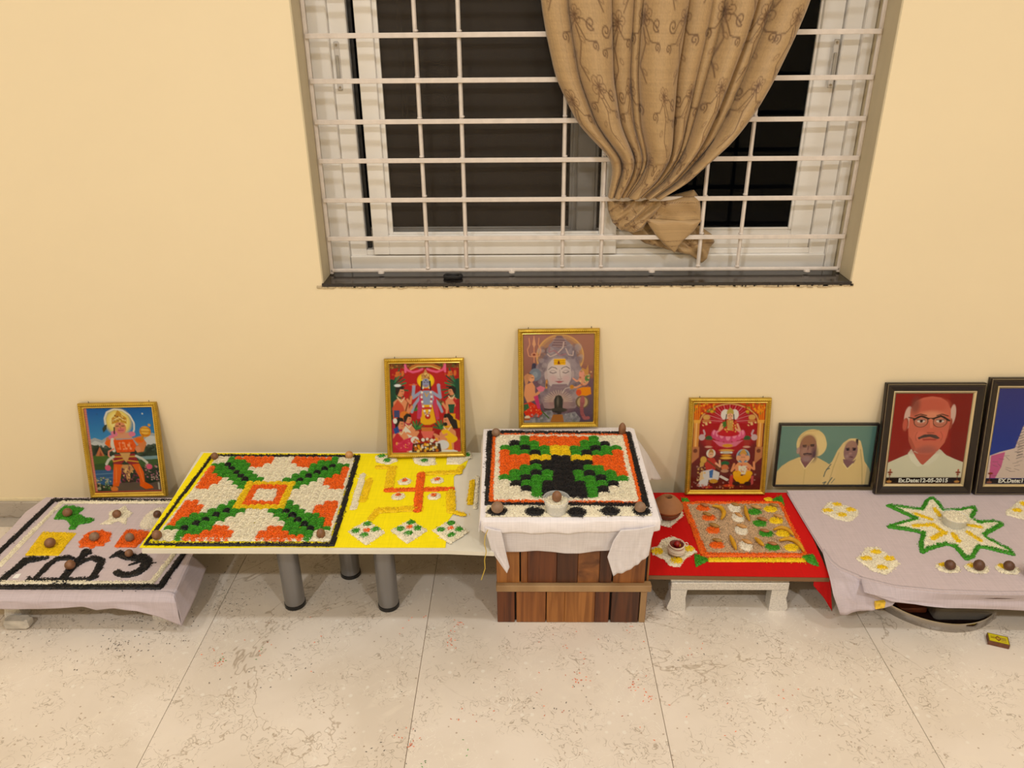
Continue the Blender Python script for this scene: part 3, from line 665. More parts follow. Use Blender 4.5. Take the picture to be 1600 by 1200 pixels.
kid(MB().box(BX0 - .001, BX1 + .006, BY - .012, BY + .0105, .1165, .1375, .002).build('rail', WD[5], t), inv)
for s_, x in ((-1, BX0), (1, BX1)):
    kid(MB().box(min(x, x - s_ * .0055), max(x, x - s_ * .0055), BY + .011, -.12, 0, .332, .001).build('side_panel', WD[1], t), inv)
CZT = .370
bp_ = [(-0.1159, -0.0713), (-0.1032, -0.5505), (0.3414, -0.5448), (0.3385, -0.0602)]
o = MB().prism(bp_, .3325, CZT - .003).build('board', mat('plain_board', (168, 140, 106), .6)); props(o, 'thick square board resting on the wooden box under the white cloth', 'board')
t = thing('cloth', 'white muslin cloth draped with hanging corners over the raised board on the box', 'cloth', (.12, -.3, CZT)); inv = Matrix.Translation((-.12, .3, -CZT))
cen = np.mean(bp_, 0)
big = [tuple(cen + (np.array(p) - cen) * 1.012) for p in bp_]
ct = MB(); n4 = 4
ring_z = [(1.0, CZT - .0005), (1.010, CZT - .002), (1.016, CZT - .007), (1.016, .340), (1.012, .335), (1.0, .333)]
dense = resample(big + [big[0]], 81)[:-1]
V = []; F = []
for k, (s_, z) in enumerate(ring_z):
    for i, p in enumerate(dense):
        w_ = .0015 * math.sin(i * 1.7 + k) + .001 * math.sin(i * .6)
        q = cen + (p - cen) * s_; V.append((q[0], q[1] + (w_ if k > 1 else 0), z + (w_ if k in (3, 4) else 0)))
for k in range(5):
    for i in range(80): F.append((k * 80 + i, k * 80 + (i + 1) % 80, k * 80 + 80 + (i + 1) % 80, k * 80 + 80 + i))
F.append(tuple(range(80)))
kid(ct.add(V, F).build('cloth_top', WHITEM, t, True), inv)
kid(sheet('front_drop', [[(-0.0733, -0.545, 0.3407), (0.1348, -0.545, 0.3329), (0.3192, -0.545, 0.3409)], [(-0.0451, -0.535, 0.2611), (0.0379, -0.535, 0.2632), (0.1209, -0.535, 0.2572), (0.1459, -0.535, 0.2552), (0.2364, -0.535, 0.2695), (0.3024, -0.535, 0.2696)]], WHITES, t, wav=.003, seed=8), inv)
kid(sheet('corner_drop', [[(-0.0966, -0.56, 0.3573), (-0.0678, -0.56, 0.3476), (-0.055, -0.56, 0.3456)], [(-0.0807, -0.555, 0.2763), (-0.0611, -0.555, 0.2642), (-0.0414, -0.555, 0.2602)], [(-0.0437, -0.555, 0.2088), (-0.042, -0.555, 0.2068), (-0.0352, -0.555, 0.2275)]], WHITES, t, nc=20, wav=.003, seed=9), inv)
kid(sheet('corner_drop', [[(0.2459, -0.56, 0.3478), (0.2938, -0.56, 0.3517), (0.3315, -0.56, 0.3614)], [(0.2288, -0.556, 0.3114), (0.2726, -0.556, 0.3114), (0.3256, -0.556, 0.3174)], [(0.2168, -0.553, 0.2589), (0.2591, -0.553, 0.2671), (0.323, -0.553, 0.2672)], [(0.2348, -0.551, 0.1977), (0.2787, -0.551, 0.2165), (0.3237, -0.551, 0.2616)]], WHITES, t, nc=30, wav=.004, seed=10), inv)
kid(sheet('side_drop', [[(.336, -.075, .3655), (.343, -.30, .3655), (.350, -.545, .3655)], [(.392, -.075, .28), (.372, -.16, .31), (.352, -.3, .345), (.351, -.52, .352)], [(.442, -.07, .185), (.40, -.15, .24), (.358, -.28, .32), (.352, -.52, .343)]], WHITES, t, nr=20, nc=40, wav=.006, seed=11, ripples=0), inv)
kid(sheet('side_drop', [[(-.121, -.075, .3655), (-.115, -.30, .3655), (-.108, -.55, .3655)], [(-.128, -.075, .33), (-.120, -.30, .33), (-.112, -.55, .335)]], WHITES, t, nc=40, wav=.003, seed=12), inv)
th = [(-0.0881, -0.572, 0.3562), (-0.095, -0.572, 0.3368), (-0.0971, -0.572, 0.3132), (-0.0928, -0.572, 0.2893), (-0.0983, -0.572, 0.2632), (-0.0972, -0.572, 0.2368), (-0.108, -0.572, 0.1997), (-0.0943, -0.572, 0.2204)]
o = MB().tube([tuple(p) for p in resample(th[:7], 30)], .0011, 6).build('thread', mat('yellow_thread', (206, 176, 70), .8), smooth=True); props(o, 'loose yellow thread hanging from the left corner of the raised display', 'thread')
# --- red-clothed board on silver stool
RZ = .132
glitter_stool('low silver glitter stool under the red-clothed board', .408, .738, -.462, -.12, RZ - .014, (.57, -.3), .046)
rp = [(0.3446, -0.4699), (0.8339, -0.4796)] + [(.865, -.062), (.352, -.062)]
o = MB().prism(rp, RZ - .0135, RZ - .002).build('board', mat('brown_board_edge', (128, 92, 60), .6)); props(o, 'thin brown-edged board on the silver glitter stool under red cloth', 'board')
t = thing('cloth', 'bright red cloth laid flat over the board right of the wooden box', 'cloth', (.6, -.3, RZ)); inv = Matrix.Translation((-.6, .3, -RZ))
flat_cloth('cloth_top', [(0.345, -0.4672), (0.8348, -0.4769)] + [(.867, -.060), (.351, -.060)], RZ, RCLOTH, t, inv)
ss = [(0.7597, -0.441), (0.8479, -0.4545)]
kid(sheet('side_drop', [[(0.7952, -0.47, 0.1241), (0.8178, -0.47, 0.1241), (0.8404, -0.47, 0.1242)], [(0.8014, -0.462, 0.091), (0.8386, -0.462, 0.0462), (0.8675, -0.462, 0.0006)]], RCLOTH, t, nr=10, nc=16, wav=.002), inv)
# --- large clothed table at right on a chrome ring
TZ = .139
out = [(.8475, -.058)] + [(0.8488, -0.2286), (0.8543, -0.4199), (0.866, -0.4504), (0.9111, -0.4907), (0.9896, -0.5269), (1.099, -0.5444), (1.2452, -0.5516)] + [(1.85, -.545), (1.85, -.058)]
t = thing('round_base_table', 'low table at right on a round chrome base, hidden under lilac cloth', 'table', (1.17, -.35, 0)); inv = Matrix.Translation((-1.17, .35, 0))
inn = [tuple(np.array(p) * .985 + np.array((1.3, -.3)) * .015) for p in out]
kid(MB().prism(inn, TZ - .02, TZ - .0025).build('tabletop', mat('dark_wood_top', (70, 44, 28), .5), t), inv)
CH = mat('chrome', (168, 163, 158), .12, 1.0)
rc = (1.172, -.362)
r_ = MB(); R0 = .182
kid(r_.lathe([(R0 - .004, .002), (R0, .0), (R0 + .002, .004), (R0 + .002, .026), (R0, .030), (R0 - .004, .030), (R0 - .006, .026), (R0 - .006, .004), (R0 - .004, .002)], 72, (rc[0], rc[1], 0), False).build('ring_base', CH, t, True), inv)
kid(MB().lathe([(.045, .001), (.045, .118)], 32, (rc[0], rc[1], 0)).build('pedestal', CH, t, True), inv)
kid(MB().lathe([(0, .001), (R0 - .007, .001), (R0 - .007, .004), (0, .004)], 48, (rc[0], rc[1], 0)).build('base_plate', mat('dark_base', (36, 20, 16), .3), t), inv)
o = MB().box(1.13, 1.30, -.505, -.42, .005, .045, .006).build('plastic_pouch', mat('clear_pouch', (150, 140, 128), .15, Alpha=.45)); props(o, 'clear plastic pouch lying inside the round chrome base', 'pouch')
o = MB().box(1.045, 1.125, -.475, -.43, .005, .022, .004).build('paper_box', mat('red_brown_paper', (120, 58, 30), .6, noise=(30, .4, (1, 1, 1)))); props(o, 'small reddish brown carton lying inside the round chrome base', 'carton')
yp = [(0.9371, -0.545, 0.1005), (0.9616, -0.545, 0.1049), (0.962, -0.545, 0.0854), (0.9392, -0.545, 0.081)]
o = MB().add([(p[0], p[1], p[2]) for p in yp] + [(p[0], p[1] + .01, p[2]) for p in yp], [(0, 1, 2, 3), (7, 6, 5, 4), (0, 4, 5, 1), (1, 5, 6, 2), (2, 6, 7, 3), (3, 7, 4, 0)]).build('sachet', mat('yellow_sachet', (238, 196, 60), .4, noise=(90, .35, (1, 1, 1)))); props(o, 'small yellow sachet peeping from under the lilac cloth by the chrome base', 'sachet')
for zz in (0,):
    s4 = MB().box(o.data.vertices[0].co.x - .006, o.data.vertices[0].co.x + .016, -.547, -.538, .001, .0405, .002)
t = thing('cloth', 'lilac-white muslin cloth over the large table at right', 'cloth', (1.17, -.35, TZ)); inv = Matrix.Translation((-1.17, .35, -TZ))
flat_cloth('cloth_top', out, TZ, LILAC, t, inv)
kid(sheet('front_drop', [[(p[0], p[1] + .010, TZ + .0004) for p in [(0.9111, -0.4907), (0.9896, -0.5269), (1.099, -0.5444), (1.2452, -0.5516)]] + [(1.85, -.535, TZ + .0004)], [(p[0], p[1] - .001, TZ - .0015) for p in [(0.9111, -0.4907), (0.9896, -0.5269), (1.099, -0.5444), (1.2452, -0.5516)]] + [(1.85, -.547, TZ - .0015)], [(0.8979, -0.545, 0.1391), (0.9863, -0.545, 0.1157), (1.1044, -0.545, 0.1138), (1.2559, -0.545, 0.112)] + [(1.85, -.553, .10)], [(0.9757, -0.553, 0.1097), (1.0353, -0.553, 0.1056), (1.1221, -0.553, 0.0928), (1.2238, -0.553, 0.0887), (1.3257, -0.553, 0.0846)] + [(1.85, -.556, .078)]], LILACS, t, nc=90, wav=.005, seed=21), inv)
kid(sheet('corner_drop', [[(p[0] + .008, p[1] + .008, TZ + .0004) for p in [(0.8512, -0.3683), (0.8543, -0.4199), (0.866, -0.4504), (0.9111, -0.4907)]], [(p[0] - .0005, p[1] - .001, TZ - .0015) for p in [(0.8512, -0.3683), (0.8543, -0.4199), (0.866, -0.4504), (0.9111, -0.4907)]], [(0.8244, -0.5, 0.1443), (0.8443, -0.5, 0.1379), (0.8742, -0.5, 0.1336), (0.9327, -0.5, 0.1229)], [(0.8294, -0.525, 0.1112), (0.8693, -0.525, 0.107), (0.9119, -0.525, 0.1071), (0.9586, -0.525, 0.1115)], [(0.852, -0.54, 0.0565), (0.8957, -0.54, 0.0699), (0.9531, -0.54, 0.081), (0.9933, -0.54, 0.1006)]], LILACS, t, nr=24, nc=40, wav=.006, seed=22), inv)
kid(sheet('side_drop', [[(.8465, -.07, TZ - .0007), (.852, -.2, TZ - .0007), (.858, -.39, TZ - .0007)], [(.844, -.07, TZ - .004), (.846, -.2, TZ - .0045), (.850, -.39, TZ - .004)]], LILACS, t, nr=4, nc=24, wav=.0005, seed=23), inv)

# ------------------------------------------------------------------ rice patterns
def variants(col, r, h, ell=1.0, n=60, tag=''):
    return [mound_mesh(RN[col] + tag, r, h, RC[col], 11 + k * 7 + ord(col), n, ell) for k in range(4)]
def bilerp(q, u, v): q = np.array(q); return (q[0] * (1 - u) + q[1] * u) * (1 - v) + (q[3] * (1 - u) + q[2] * u) * v
def mound_field(t, inv, quad, rows, z, ov=.64, jit=.08, h=.009):
    nr, nc = len(rows), len(rows[0]); cw = np.linalg.norm(np.array(quad[1]) - quad[0]) / nc; ch = np.linalg.norm(np.array(quad[3]) - quad[0]) / nr
    VV = {c: variants(c, cw * ov, h, ch / cw, int(40 + cw * ch * 130000)) for c in set(''.join(rows)) if c != '.'}
    for j, row in enumerate(rows):
        for i, c in enumerate(row):
            if c == '.': continue
            p = bilerp(quad, (i + .5 + rng.uniform(-jit, jit)) / nc, (j + .5 + rng.uniform(-jit, jit)) / nr)
            me = VV[c][rng.randint(4)]; o = bpy.data.objects.new(RN[c], me); link(o, t)
            o.matrix_parent_inverse = inv; o.location = (p[0], p[1], z); s = rng.uniform(.95, 1.08); s *= (.84 if c == 'K' and nc > 15 else 1); o.scale = (s, s, rng.uniform(.85, 1.2) * (1.25 if c == 'K' and nc > 15 else 1)); o.rotation_euler = (0, 0, rng.uniform(-.25, .25))
# ---- big square pattern on the yellow cloth
Zb = WZ + .0019
t = thing('rice_rangoli', 'square orange, green and cream rice mosaic with black border on the yellow cloth', 'rangoli', (-.74, -.31, Zb)); inv = Matrix.Translation((.74, .31, -Zb))
R = lambda n, p, m, z=Zb, **k: kid(rice(n, p, z, m, t, **k), inv)
ob = [(-0.9741, -0.0825), (-0.5147, -0.0872), (-0.494, -0.5363), (-0.9821, -0.5341)]
R('black_border', p_stroke(ob, [.011, .014, .013, .009, .010], True), BLACK, h=.005, spill=.2)
ib = [(-0.9483, -0.0982), (-0.5276, -0.1028), (-0.51, -0.5172), (-0.9649, -0.5122)]
R('cream_border', p_stroke(ib, .010, True), CREAM, h=.005)
def sq_design(n=21):
    c = n // 2; out = []
    for j in range(n):
        row = ''
        for i in range(n):
            x, y = i - c, j - c; a, b = sorted((abs(x), abs(y)))
            if b <= 1: k = 'C'
            elif b == 2: k = 'O'
            elif b == 3: k = 'Y'
            elif b >= 9 and a >= 9: k = 'C'
            elif a <= {4: 1, 5: 2, 6: 3, 7: 4, 8: 2, 9: 1, 10: 1}[b]: k = 'C'
            elif a == b and 4 <= b <= 8: k = 'K'
            elif b - a <= (3 if b in (8, 9) else 2): k = 'G'
            else: k = 'O'
            row += k
        out.append(row)
    return out
mound_field(t, inv, [(-0.9515, -0.0938), (-0.5303, -0.0984), (-0.5109, -0.5199), (-0.9587, -0.5176)], sq_design(), Zb + .001, h=.0065)
# ---- raised mosaic on the white cloth
Zc = CZT
t = thing('rice_rangoli', 'framed rice mosaic with a black centre shape on the raised white-clothed board', 'rangoli', (.12, -.3, Zc)); inv = Matrix.Translation((-.12, .3, -Zc))
R = lambda n, p, m, z=Zc, **k: kid(rice(n, p, z, m, t, **k), inv)
R('black_border', p_stroke([(-0.0993, -0.0915), (0.3214, -0.1007), (0.3157, -0.4881), (-0.0949, -0.4793)], [.013, .014, .021, .010, .018], True), BLACK, h=.005, spill=.25)
R('orange_border', p_stroke([(-0.0871, -0.1077), (0.3083, -0.1127), (0.3058, -0.4764), (-0.0836, -0.4675)], .011, True), ORANGE, h=.0045)
R('cream_border', p_stroke([(-0.075, -0.1197), (0.2934, -0.1246), (0.2928, -0.4616), (-0.0706, -0.4555)], .018, True), CREAM, h=.0045)
half = ['CCGOOO', 'CKGGOO', 'GGKGGY', 'OGGKGY', 'OOOYYK', 'OOOKKK', 'OOGGKK', 'OGGKGK', 'GGKGGK', 'CKGGKK', 'CCKGKK', 'CCCGKK']
mound_field(t, inv, [(-0.0691, -0.1234), (0.2871, -0.1282), (0.2881, -0.4586), (-0.0639, -0.4525)], [r + r[::-1] for r in half], Zc + .001, ov=.66, h=.0075, jit=.07)
fr_ = [(-0.0855, -0.5069), (0.0131, -0.5069), (0.2017, -0.5069), (0.3187, -0.5126), (0.3134, -0.5267)]
R('cream_strip', p_poly([(-0.0946, -0.4867), (0.3188, -0.4896), (0.3287, -0.5323), (-0.0957, -0.5381)]), CREAM, h=.003, spill=.08)
for p in [(-0.0655, -0.5156), (0.0294, -0.5184), (0.1368, -0.5212), (0.222, -0.5155), (0.3019, -0.5155)]:
    R('black_blob', p_ell(p, .025 if p[0] < .25 else .023, .019), BLACK, z=Zc + .002, h=.005, spill=.5)
# ---- patterns on the yellow cloth, between the mosaic and the box
def rthing(name, label, pred, z, m, group=None, cat='rangoli', **k):
    f, b = pred; cx, cy = (b[0] + b[1]) / 2, (b[2] + b[3]) / 2
    o = rice(name, pred, z, m, None, kind=None, **k)
    for v_ in (0,):
        o.data.transform(Matrix.Translation((-cx, -cy, -z))); o.location = (cx, cy, z)
    return props(o, label, cat, group)
t = thing('rice_swastika', 'orange and yellow rice cross figure with bent arms below the red-backed picture', 'rangoli', (-.28, -.27, Zb)); inv = Matrix.Translation((.28, .27, -Zb))
R = lambda n, p, m, z=Zb, **k: kid(rice(n, p, z, m, t, **k), inv)
R('orange_cross', p_union(p_stroke([(-0.3941, -0.2783), (-0.2057, -0.2717)], .019), p_stroke([(-0.3044, -0.1912), (-0.2928, -0.3785)], .024)), ORANGE)
R('yellow_arm', p_union(p_stroke([(-0.4419, -0.1507), (-0.3906, -0.1545)], .018), p_stroke([(-0.3972, -0.1619), (-0.3899, -0.258)], .026)), YELLOW)
R('yellow_arm', p_union(p_stroke([(-0.2856, -0.1876), (-0.1901, -0.1804)], .019), p_stroke([(-0.194, -0.1804), (-0.1864, -0.151)], .018)), YELLOW)
R('yellow_arm', p_union(p_stroke([(-0.208, -0.2885), (-0.1984, -0.3816)], .026), p_stroke([(-0.1946, -0.3847), (-0.1634, -0.4)], .016)), YELLOW)
R('yellow_arm', p_union(p_stroke([(-0.306, -0.3723), (-0.399, -0.3816)], .024), p_stroke([(-0.4025, -0.3816), (-0.4138, -0.4182)], .02)), YELLOW)
for p in [(-0.3484, -0.2338), (-0.2529, -0.2268), (-0.3559, -0.3116), (-0.2535, -0.3116)]:
    R('cream_dot', p_ell(p, .019, .017), CREAM); R('orange_dot', p_ell((p[0], p[1] + .003), .008, .008), ORANGE, z=Zb + .004, h=.002)
rthing('rice_bar', 'cream rice bar on the yellow cloth just right of the black border', p_stroke([(-0.4786, -0.1946), (-0.4726, -0.3692)], .019), Zb, CREAM)
rthing('rice_bar', 'yellow rice bar lying beside the cream bar on the yellow cloth', p_stroke([(-0.4542, -0.2232), (-0.4529, -0.3311)], .020), Zb, YELLOW)
rthing('rice_bar', 'yellow rice bar on the bare white table left of the wooden box', p_stroke([(-0.1488, -0.2288), (-0.1494, -0.3425)], .018), WZ, YELLOW)
rthing('rice_bar', 'pale rice bar at the edge of the white table against the raised cloth', p_stroke([(-0.135, -0.2041), (-0.132, -0.3646)], .012), WZ, CREAM)
def flower4(t, inv, quad, z, dots, petal, centre=None):
    R = lambda n, p, m, z=z, **k: kid(rice(n, p, z, m, t, **k), inv)
    R('cream_field', p_poly(quad), CREAM, spill=.2)
    for p in dots: R('green_petal' if petal is GREEN else 'yellow_petal', p_ell(p, .0115 if petal is GREEN else .0155, .0105), petal, z=z + .003, h=.003)
    if centre: R('orange_centre', p_ell(centre, .009, .008), ORANGE, z=z + .003, h=.003)
for lab, q, d, c in (('leftmost cream rice diamond with green dots on the yellow cloth front', [(-0.4238, -0.4301), (-0.3649, -0.4822), (-0.4058, -0.5375), (-0.4642, -0.4795)], [(-0.4187, -0.4476), (-0.3935, -0.4736), (-0.4178, -0.4991), (-0.4436, -0.4794)], [(-0.4152, -0.4765)][0]),
                     ('middle cream rice diamond with green dots in the row of three', [(-0.3076, -0.4271), (-0.2537, -0.4736), (-0.3004, -0.532), (-0.3527, -0.4737)], [(-0.3021, -0.4417), (-0.2816, -0.4678), (-0.3025, -0.4906), (-0.3273, -0.4707)], [(-0.3046, -0.4621)][0]),
                     ('rightmost cream rice diamond with green dots, half off the yellow cloth', [(-0.1963, -0.427), (-0.1427, -0.4792), (-0.1891, -0.5319), (-0.2418, -0.4736)], [(-0.193, -0.4446), (-0.1702, -0.4735), (-0.1887, -0.4961), (-0.2179, -0.4735)], [(-0.1928, -0.4678)][0])):
    cc = np.mean(q, 0); t = thing('rice_diamond', lab, 'rangoli', (cc[0], cc[1], Zb), group='cream rice diamonds on the yellow cloth'); flower4(t, Matrix.Translation((-cc[0], -cc[1], -Zb)), q, Zb, d, GREEN, c)
for lab, q, d in (('cream and green rice heap at the left foot of the red-backed picture', [(-0.461, -0.0856), (-0.4182, -0.0778), (-0.385, -0.1129), (-0.413, -0.1357), (-0.451, -0.1205)], [(-0.4402, -0.089), (-0.4199, -0.1162)]),
                  ('cream and green rice heap under the middle of the red-backed picture', [(-0.3414, -0.0975), (-0.2717, -0.0976), (-0.2678, -0.1359), (-0.3023, -0.1434), (-0.3315, -0.1282)], [(-0.3033, -0.1164)]),
                  ('cream and green rice heap at the right foot of the red-backed picture', [(-0.2359, -0.0977), (-0.1668, -0.0584), (-0.1569, -0.09), (-0.1897, -0.1322), (-0.2329, -0.1322)], [(-0.1753, -0.0817)])):
    cc = np.mean(q, 0); t = thing('rice_heap', lab, 'rangoli', (cc[0], cc[1], Zb)); flower4(t, Matrix.Translation((-cc[0], -cc[1], -Zb)), q, Zb, d, GREEN)
# ---- far left cloth
t = thing('rice_border', 'black and cream rice outline around the far left cloth', 'rangoli', (-1.2, -.3, LZ)); inv = Matrix.Translation((1.2, .3, -LZ))
R = lambda n, p, m, z=LZ, **k: kid(rice(n, p, z, m, t, **k), inv)
lb = [(-1.5098, -0.092), (-1.146, -0.0994)]; fr1 = [(-0.9865, -0.5132), (-1.419, -0.5194)]; bx = fr1[0]
lb = [lb[0], (-.965, lb[1][1]), bx, (-1.505, bx[1] - .002), (-1.519, -.36)]
R('black_border', p_stroke(lb, [.013, .012, .020, .017, .017, .017], True), BLACK, h=.005, spill=.2)
ib = [(-1.4769, -0.1066)]; fi = [(-1.0161, -0.4975)]
R('cream_border', p_stroke([ib[0], (-.985, ib[0][1]), (fi[0][0] + .0, fi[0][1]), (-1.482, fi[0][1])], [.013, .013, .016, .014, .015], True), CREAM, h=.005)
LW = .0017
def letter(label, strokes):
    ps = [p_stroke(s, [1.22 * v for v in w] if hasattr(w, '__len__') else 1.22 * w) for s, w in strokes]; rthing('rice_letter', label, p_union(*ps), LZ, BLACK, h=.005, spill=.15, cat='letter')
letter('black rice hooked letter stroke at the far left cloth edge', [([(-1.3651, -0.388), (-1.3895, -0.3939)], [.009, .017]), ([(-1.3895, -0.3939), (-1.4193, -0.3997), (-1.4245, -0.434)], [.018, .024, .020]), ([(-1.4245, -0.434), (-1.4329, -0.4617), (-1.436, -0.4916), (-1.4406, -0.518)], [.020, .018, .017, .014])])
letter('black rice letter with two loops in the middle of the far left cloth', [([(-1.2915, -0.3908), (-1.3078, -0.3879), (-1.3342, -0.3938), (-1.3433, -0.4168), (-1.3448, -0.4588), (-1.3486, -0.4833)], [.014, .016, .015, .016, .014, .012]), ([(-1.3486, -0.4833), (-1.3647, -0.4861), (-1.3656, -0.4725)], [.010, .010, .006]), ([(-1.3486, -0.4833), (-1.2829, -0.4832), (-1.1974, -0.4803)], .010),
    ([(-1.2643, -0.3613), (-1.2697, -0.3937), (-1.2719, -0.4309), (-1.2704, -0.4669), (-1.2717, -0.4939), (-1.2887, -0.5046)], [.020, .016, .020, .018, .014, .006]), ([(-1.2722, -0.4832), (-1.2482, -0.5045)], [.014, .010]), ([(-1.2637, -0.4224), (-1.2497, -0.3966), (-1.2303, -0.3878), (-1.2009, -0.4023), (-1.1915, -0.4391), (-1.1922, -0.4695), (-1.1942, -0.483), (-1.1762, -0.4694)], [.014, .014, .015, .017, .017, .015, .010, .007]), ([(-1.273, -0.3732), (-1.2711, -0.3554), (-1.25, -0.3673)], [.010, .016, .008])])
letter('black rice letter shaped like a three on the far left cloth', [([(-1.1837, -0.3848), (-1.1663, -0.3671), (-1.1334, -0.3818), (-1.098, -0.3905)], [.006, .020, .024, .020]), ([(-1.0954, -0.3759), (-1.0707, -0.4021), (-1.0653, -0.4305), (-1.075, -0.4528), (-1.095, -0.4638), (-1.1177, -0.4611), (-1.1338, -0.4502)], [.016, .026, .024, .022, .018, .016, .016]), ([(-1.1122, -0.4193), (-1.0932, -0.405)], [.004, .012]), ([(-1.0638, -0.4135), (-1.0444, -0.4078)], [.012, .004])])
rthing('rice_bird', 'green rice bird shape at the back of the far left cloth', p_poly([(-1.4498, -0.1994), (-1.4606, -0.158), (-1.4577, -0.1262), (-1.429, -0.1262), (-1.3868, -0.1404), (-1.3903, -0.1685), (-1.3594, -0.1891), (-1.3222, -0.1993), (-1.3295, -0.2161), (-1.3599, -0.2262), (-1.3558, -0.2524), (-1.3753, -0.2525), (-1.3818, -0.2295), (-1.4081, -0.2027), (-1.4317, -0.196)]), LZ, GREEN, h=.005)
rthing('rice_star', 'cream rice star below the blue-sky picture on the left cloth', p_poly([(-1.2945, -0.2228), (-1.2785, -0.1993), (-1.2967, -0.158), (-1.2755, -0.1475), (-1.2628, -0.1226), (-1.2434, -0.151), (-1.2207, -0.1649), (-1.2259, -0.1925), (-1.2121, -0.2261), (-1.2474, -0.206), (-1.2614, -0.2261)]), LZ, CREAM, h=.004)
rthing('rice_disc', 'round pale rice patch half hidden by the yellow-clothed table edge', p_ell([(-1.1422, -0.1924)][0], .034, .058), LZ, PALE, h=.003)
rthing('rice_square', 'yellow rice parallelogram on the far left cloth', p_poly([(-1.448, -0.2655), (-1.3433, -0.2686), (-1.3383, -0.3763), (-1.435, -0.3793)]), LZ, YELLOW, h=.004, spill=.03)
rthing('rice_flower', 'orange scalloped rice flower beside the yellow rice parallelogram', p_poly([(-1.3142, -0.3127), (-1.3087, -0.294), (-1.3148, -0.275), (-1.3001, -0.2621), (-1.2826, -0.2621), (-1.2703, -0.2556), (-1.2538, -0.2653), (-1.2332, -0.2717), (-1.2316, -0.2908), (-1.2221, -0.3064), (-1.2331, -0.3188), (-1.2255, -0.3342), (-1.2515, -0.3311), (-1.257, -0.3463), (-1.2764, -0.3342), (-1.2978, -0.3403), (-1.3001, -0.3251)]), LZ, ORANGE, h=.005)
rthing('rice_square', 'orange rice square tucked beside the yellow-clothed table corner', p_poly([(-1.1998, -0.2523), (-1.1196, -0.262), (-1.1303, -0.3401), (-1.1957, -0.3372)]), LZ, ORANGE, h=.005)
o = MB().prism([(-1.4117, -0.4592), (-1.3989, -0.4565), (-1.3965, -0.4756), (-1.4125, -0.4756)], LZ, LZ + .0006).build('fold_highlight', mat('highlight_white', (250, 248, 246), .6)); props(o, 'tiny white patch for a fold highlight beside the leftmost black rice letter', 'highlight')  # white patch painted as the highlight on a cloth fold
# ---- red board
t = thing('grain_square', 'square of brown grain edged with orange and yellow rice on the red cloth', 'rangoli', (.6, -.27, RZ)); inv = Matrix.Translation((-.6, .27, -RZ))
R = lambda n, p, m, z=RZ, **k: kid(rice(n, p, z, m, t, **k), inv)
fq = [(0.5114, -0.1293), (0.8019, -0.1258), (0.7942, -0.3735), (0.5223, -0.3739)]
R('brown_grain', p_poly(fq), GRAINY, h=.003, L=.0082, W=.0022, dens=130000, spill=.02)
R('orange_border', p_stroke([(0.5064, -0.1237), (0.8055, -0.1202), (0.7979, -0.3835), (0.5146, -0.3839)], [.013, .012, .013, .018, .016], True), ORANGE, h=.005)
R('yellow_strip', p_stroke([(0.5264, -0.404), (0.7831, -0.4065)], .017), YELLOW, h=.004)
R('yellow_dab', p_ell([(0.7767, -0.1022)][0], .014, .010), YELLOW)
for q in ([(0.4872, -0.3769), (0.5243, -0.4056), (0.4786, -0.4366)], [(0.784, -0.388), (0.8211, -0.3793), (0.8203, -0.4332), (0.7986, -0.4193)], [(0.7823, -0.1043), (0.8242, -0.0789), (0.8166, -0.1364)], [(0.5028, -0.0898), (0.5296, -0.1079), (0.5034, -0.1187)]):
    R('green_corner', p_poly(q), GREEN, h=.006, spill=.05)
SP = ((ORANGE, 'orange_spot', [(0.5581, -0.1534), (0.5647, -0.2046), (0.5636, -0.2698), (0.5586, -0.3409)]), (PALE, 'white_spot', [(0.655, -0.1534), (0.6539, -0.2045), (0.6468, -0.2698), (0.6406, -0.3438)]), (GREEN, 'green_spot', [(0.7126, -0.1741), (0.7115, -0.2343), (0.716, -0.2855), (0.7158, -0.3497)]), (YELLOW, 'yellow_spot', [(0.7656, -0.1603), (0.7633, -0.2211), (0.7647, -0.2855), (0.7697, -0.3526)]))
for m_, n_, ps in SP:
    for p in ps: R(n_, p_ell(p, .0215 if m_ is not PALE else .019, .0165 if m_ is not PALE else .024), m_, z=RZ + .002, h=.0045, spill=.12)
t = thing('rice_star', 'cream and yellow rice star under the thread-wound pot on red cloth', 'rangoli', (.42, -.40, RZ)); inv = Matrix.Translation((-.42, .40, -RZ))
R('cream_field', p_poly([(0.3659, -0.3505), (0.3894, -0.3415), (0.4097, -0.308), (0.4418, -0.2955), (0.4716, -0.3354), (0.4852, -0.3414), (0.4962, -0.3681), (0.4602, -0.3943), (0.4344, -0.4367), (0.407, -0.4311), (0.3975, -0.403), (0.3687, -0.3799)]), CREAM, h=.003, spill=.12)
for p, w_ in zip([(0.3832, -0.3679), (0.4729, -0.356), (0.4305, -0.4083)], (.017, .017, .018)): R('yellow_petal', p_ell(p, w_, .015), YELLOW, z=RZ + .002, h=.003)
rthing('rice_heap', 'white rice patch under the brown clay pot', p_poly([(0.4102, -0.2118), (0.46, -0.1712), (0.4948, -0.1539), (0.4896, -0.1916), (0.4383, -0.2511), (0.4136, -0.2382)]), RZ, PALE, h=.003, cat='rangoli', spill=.15)
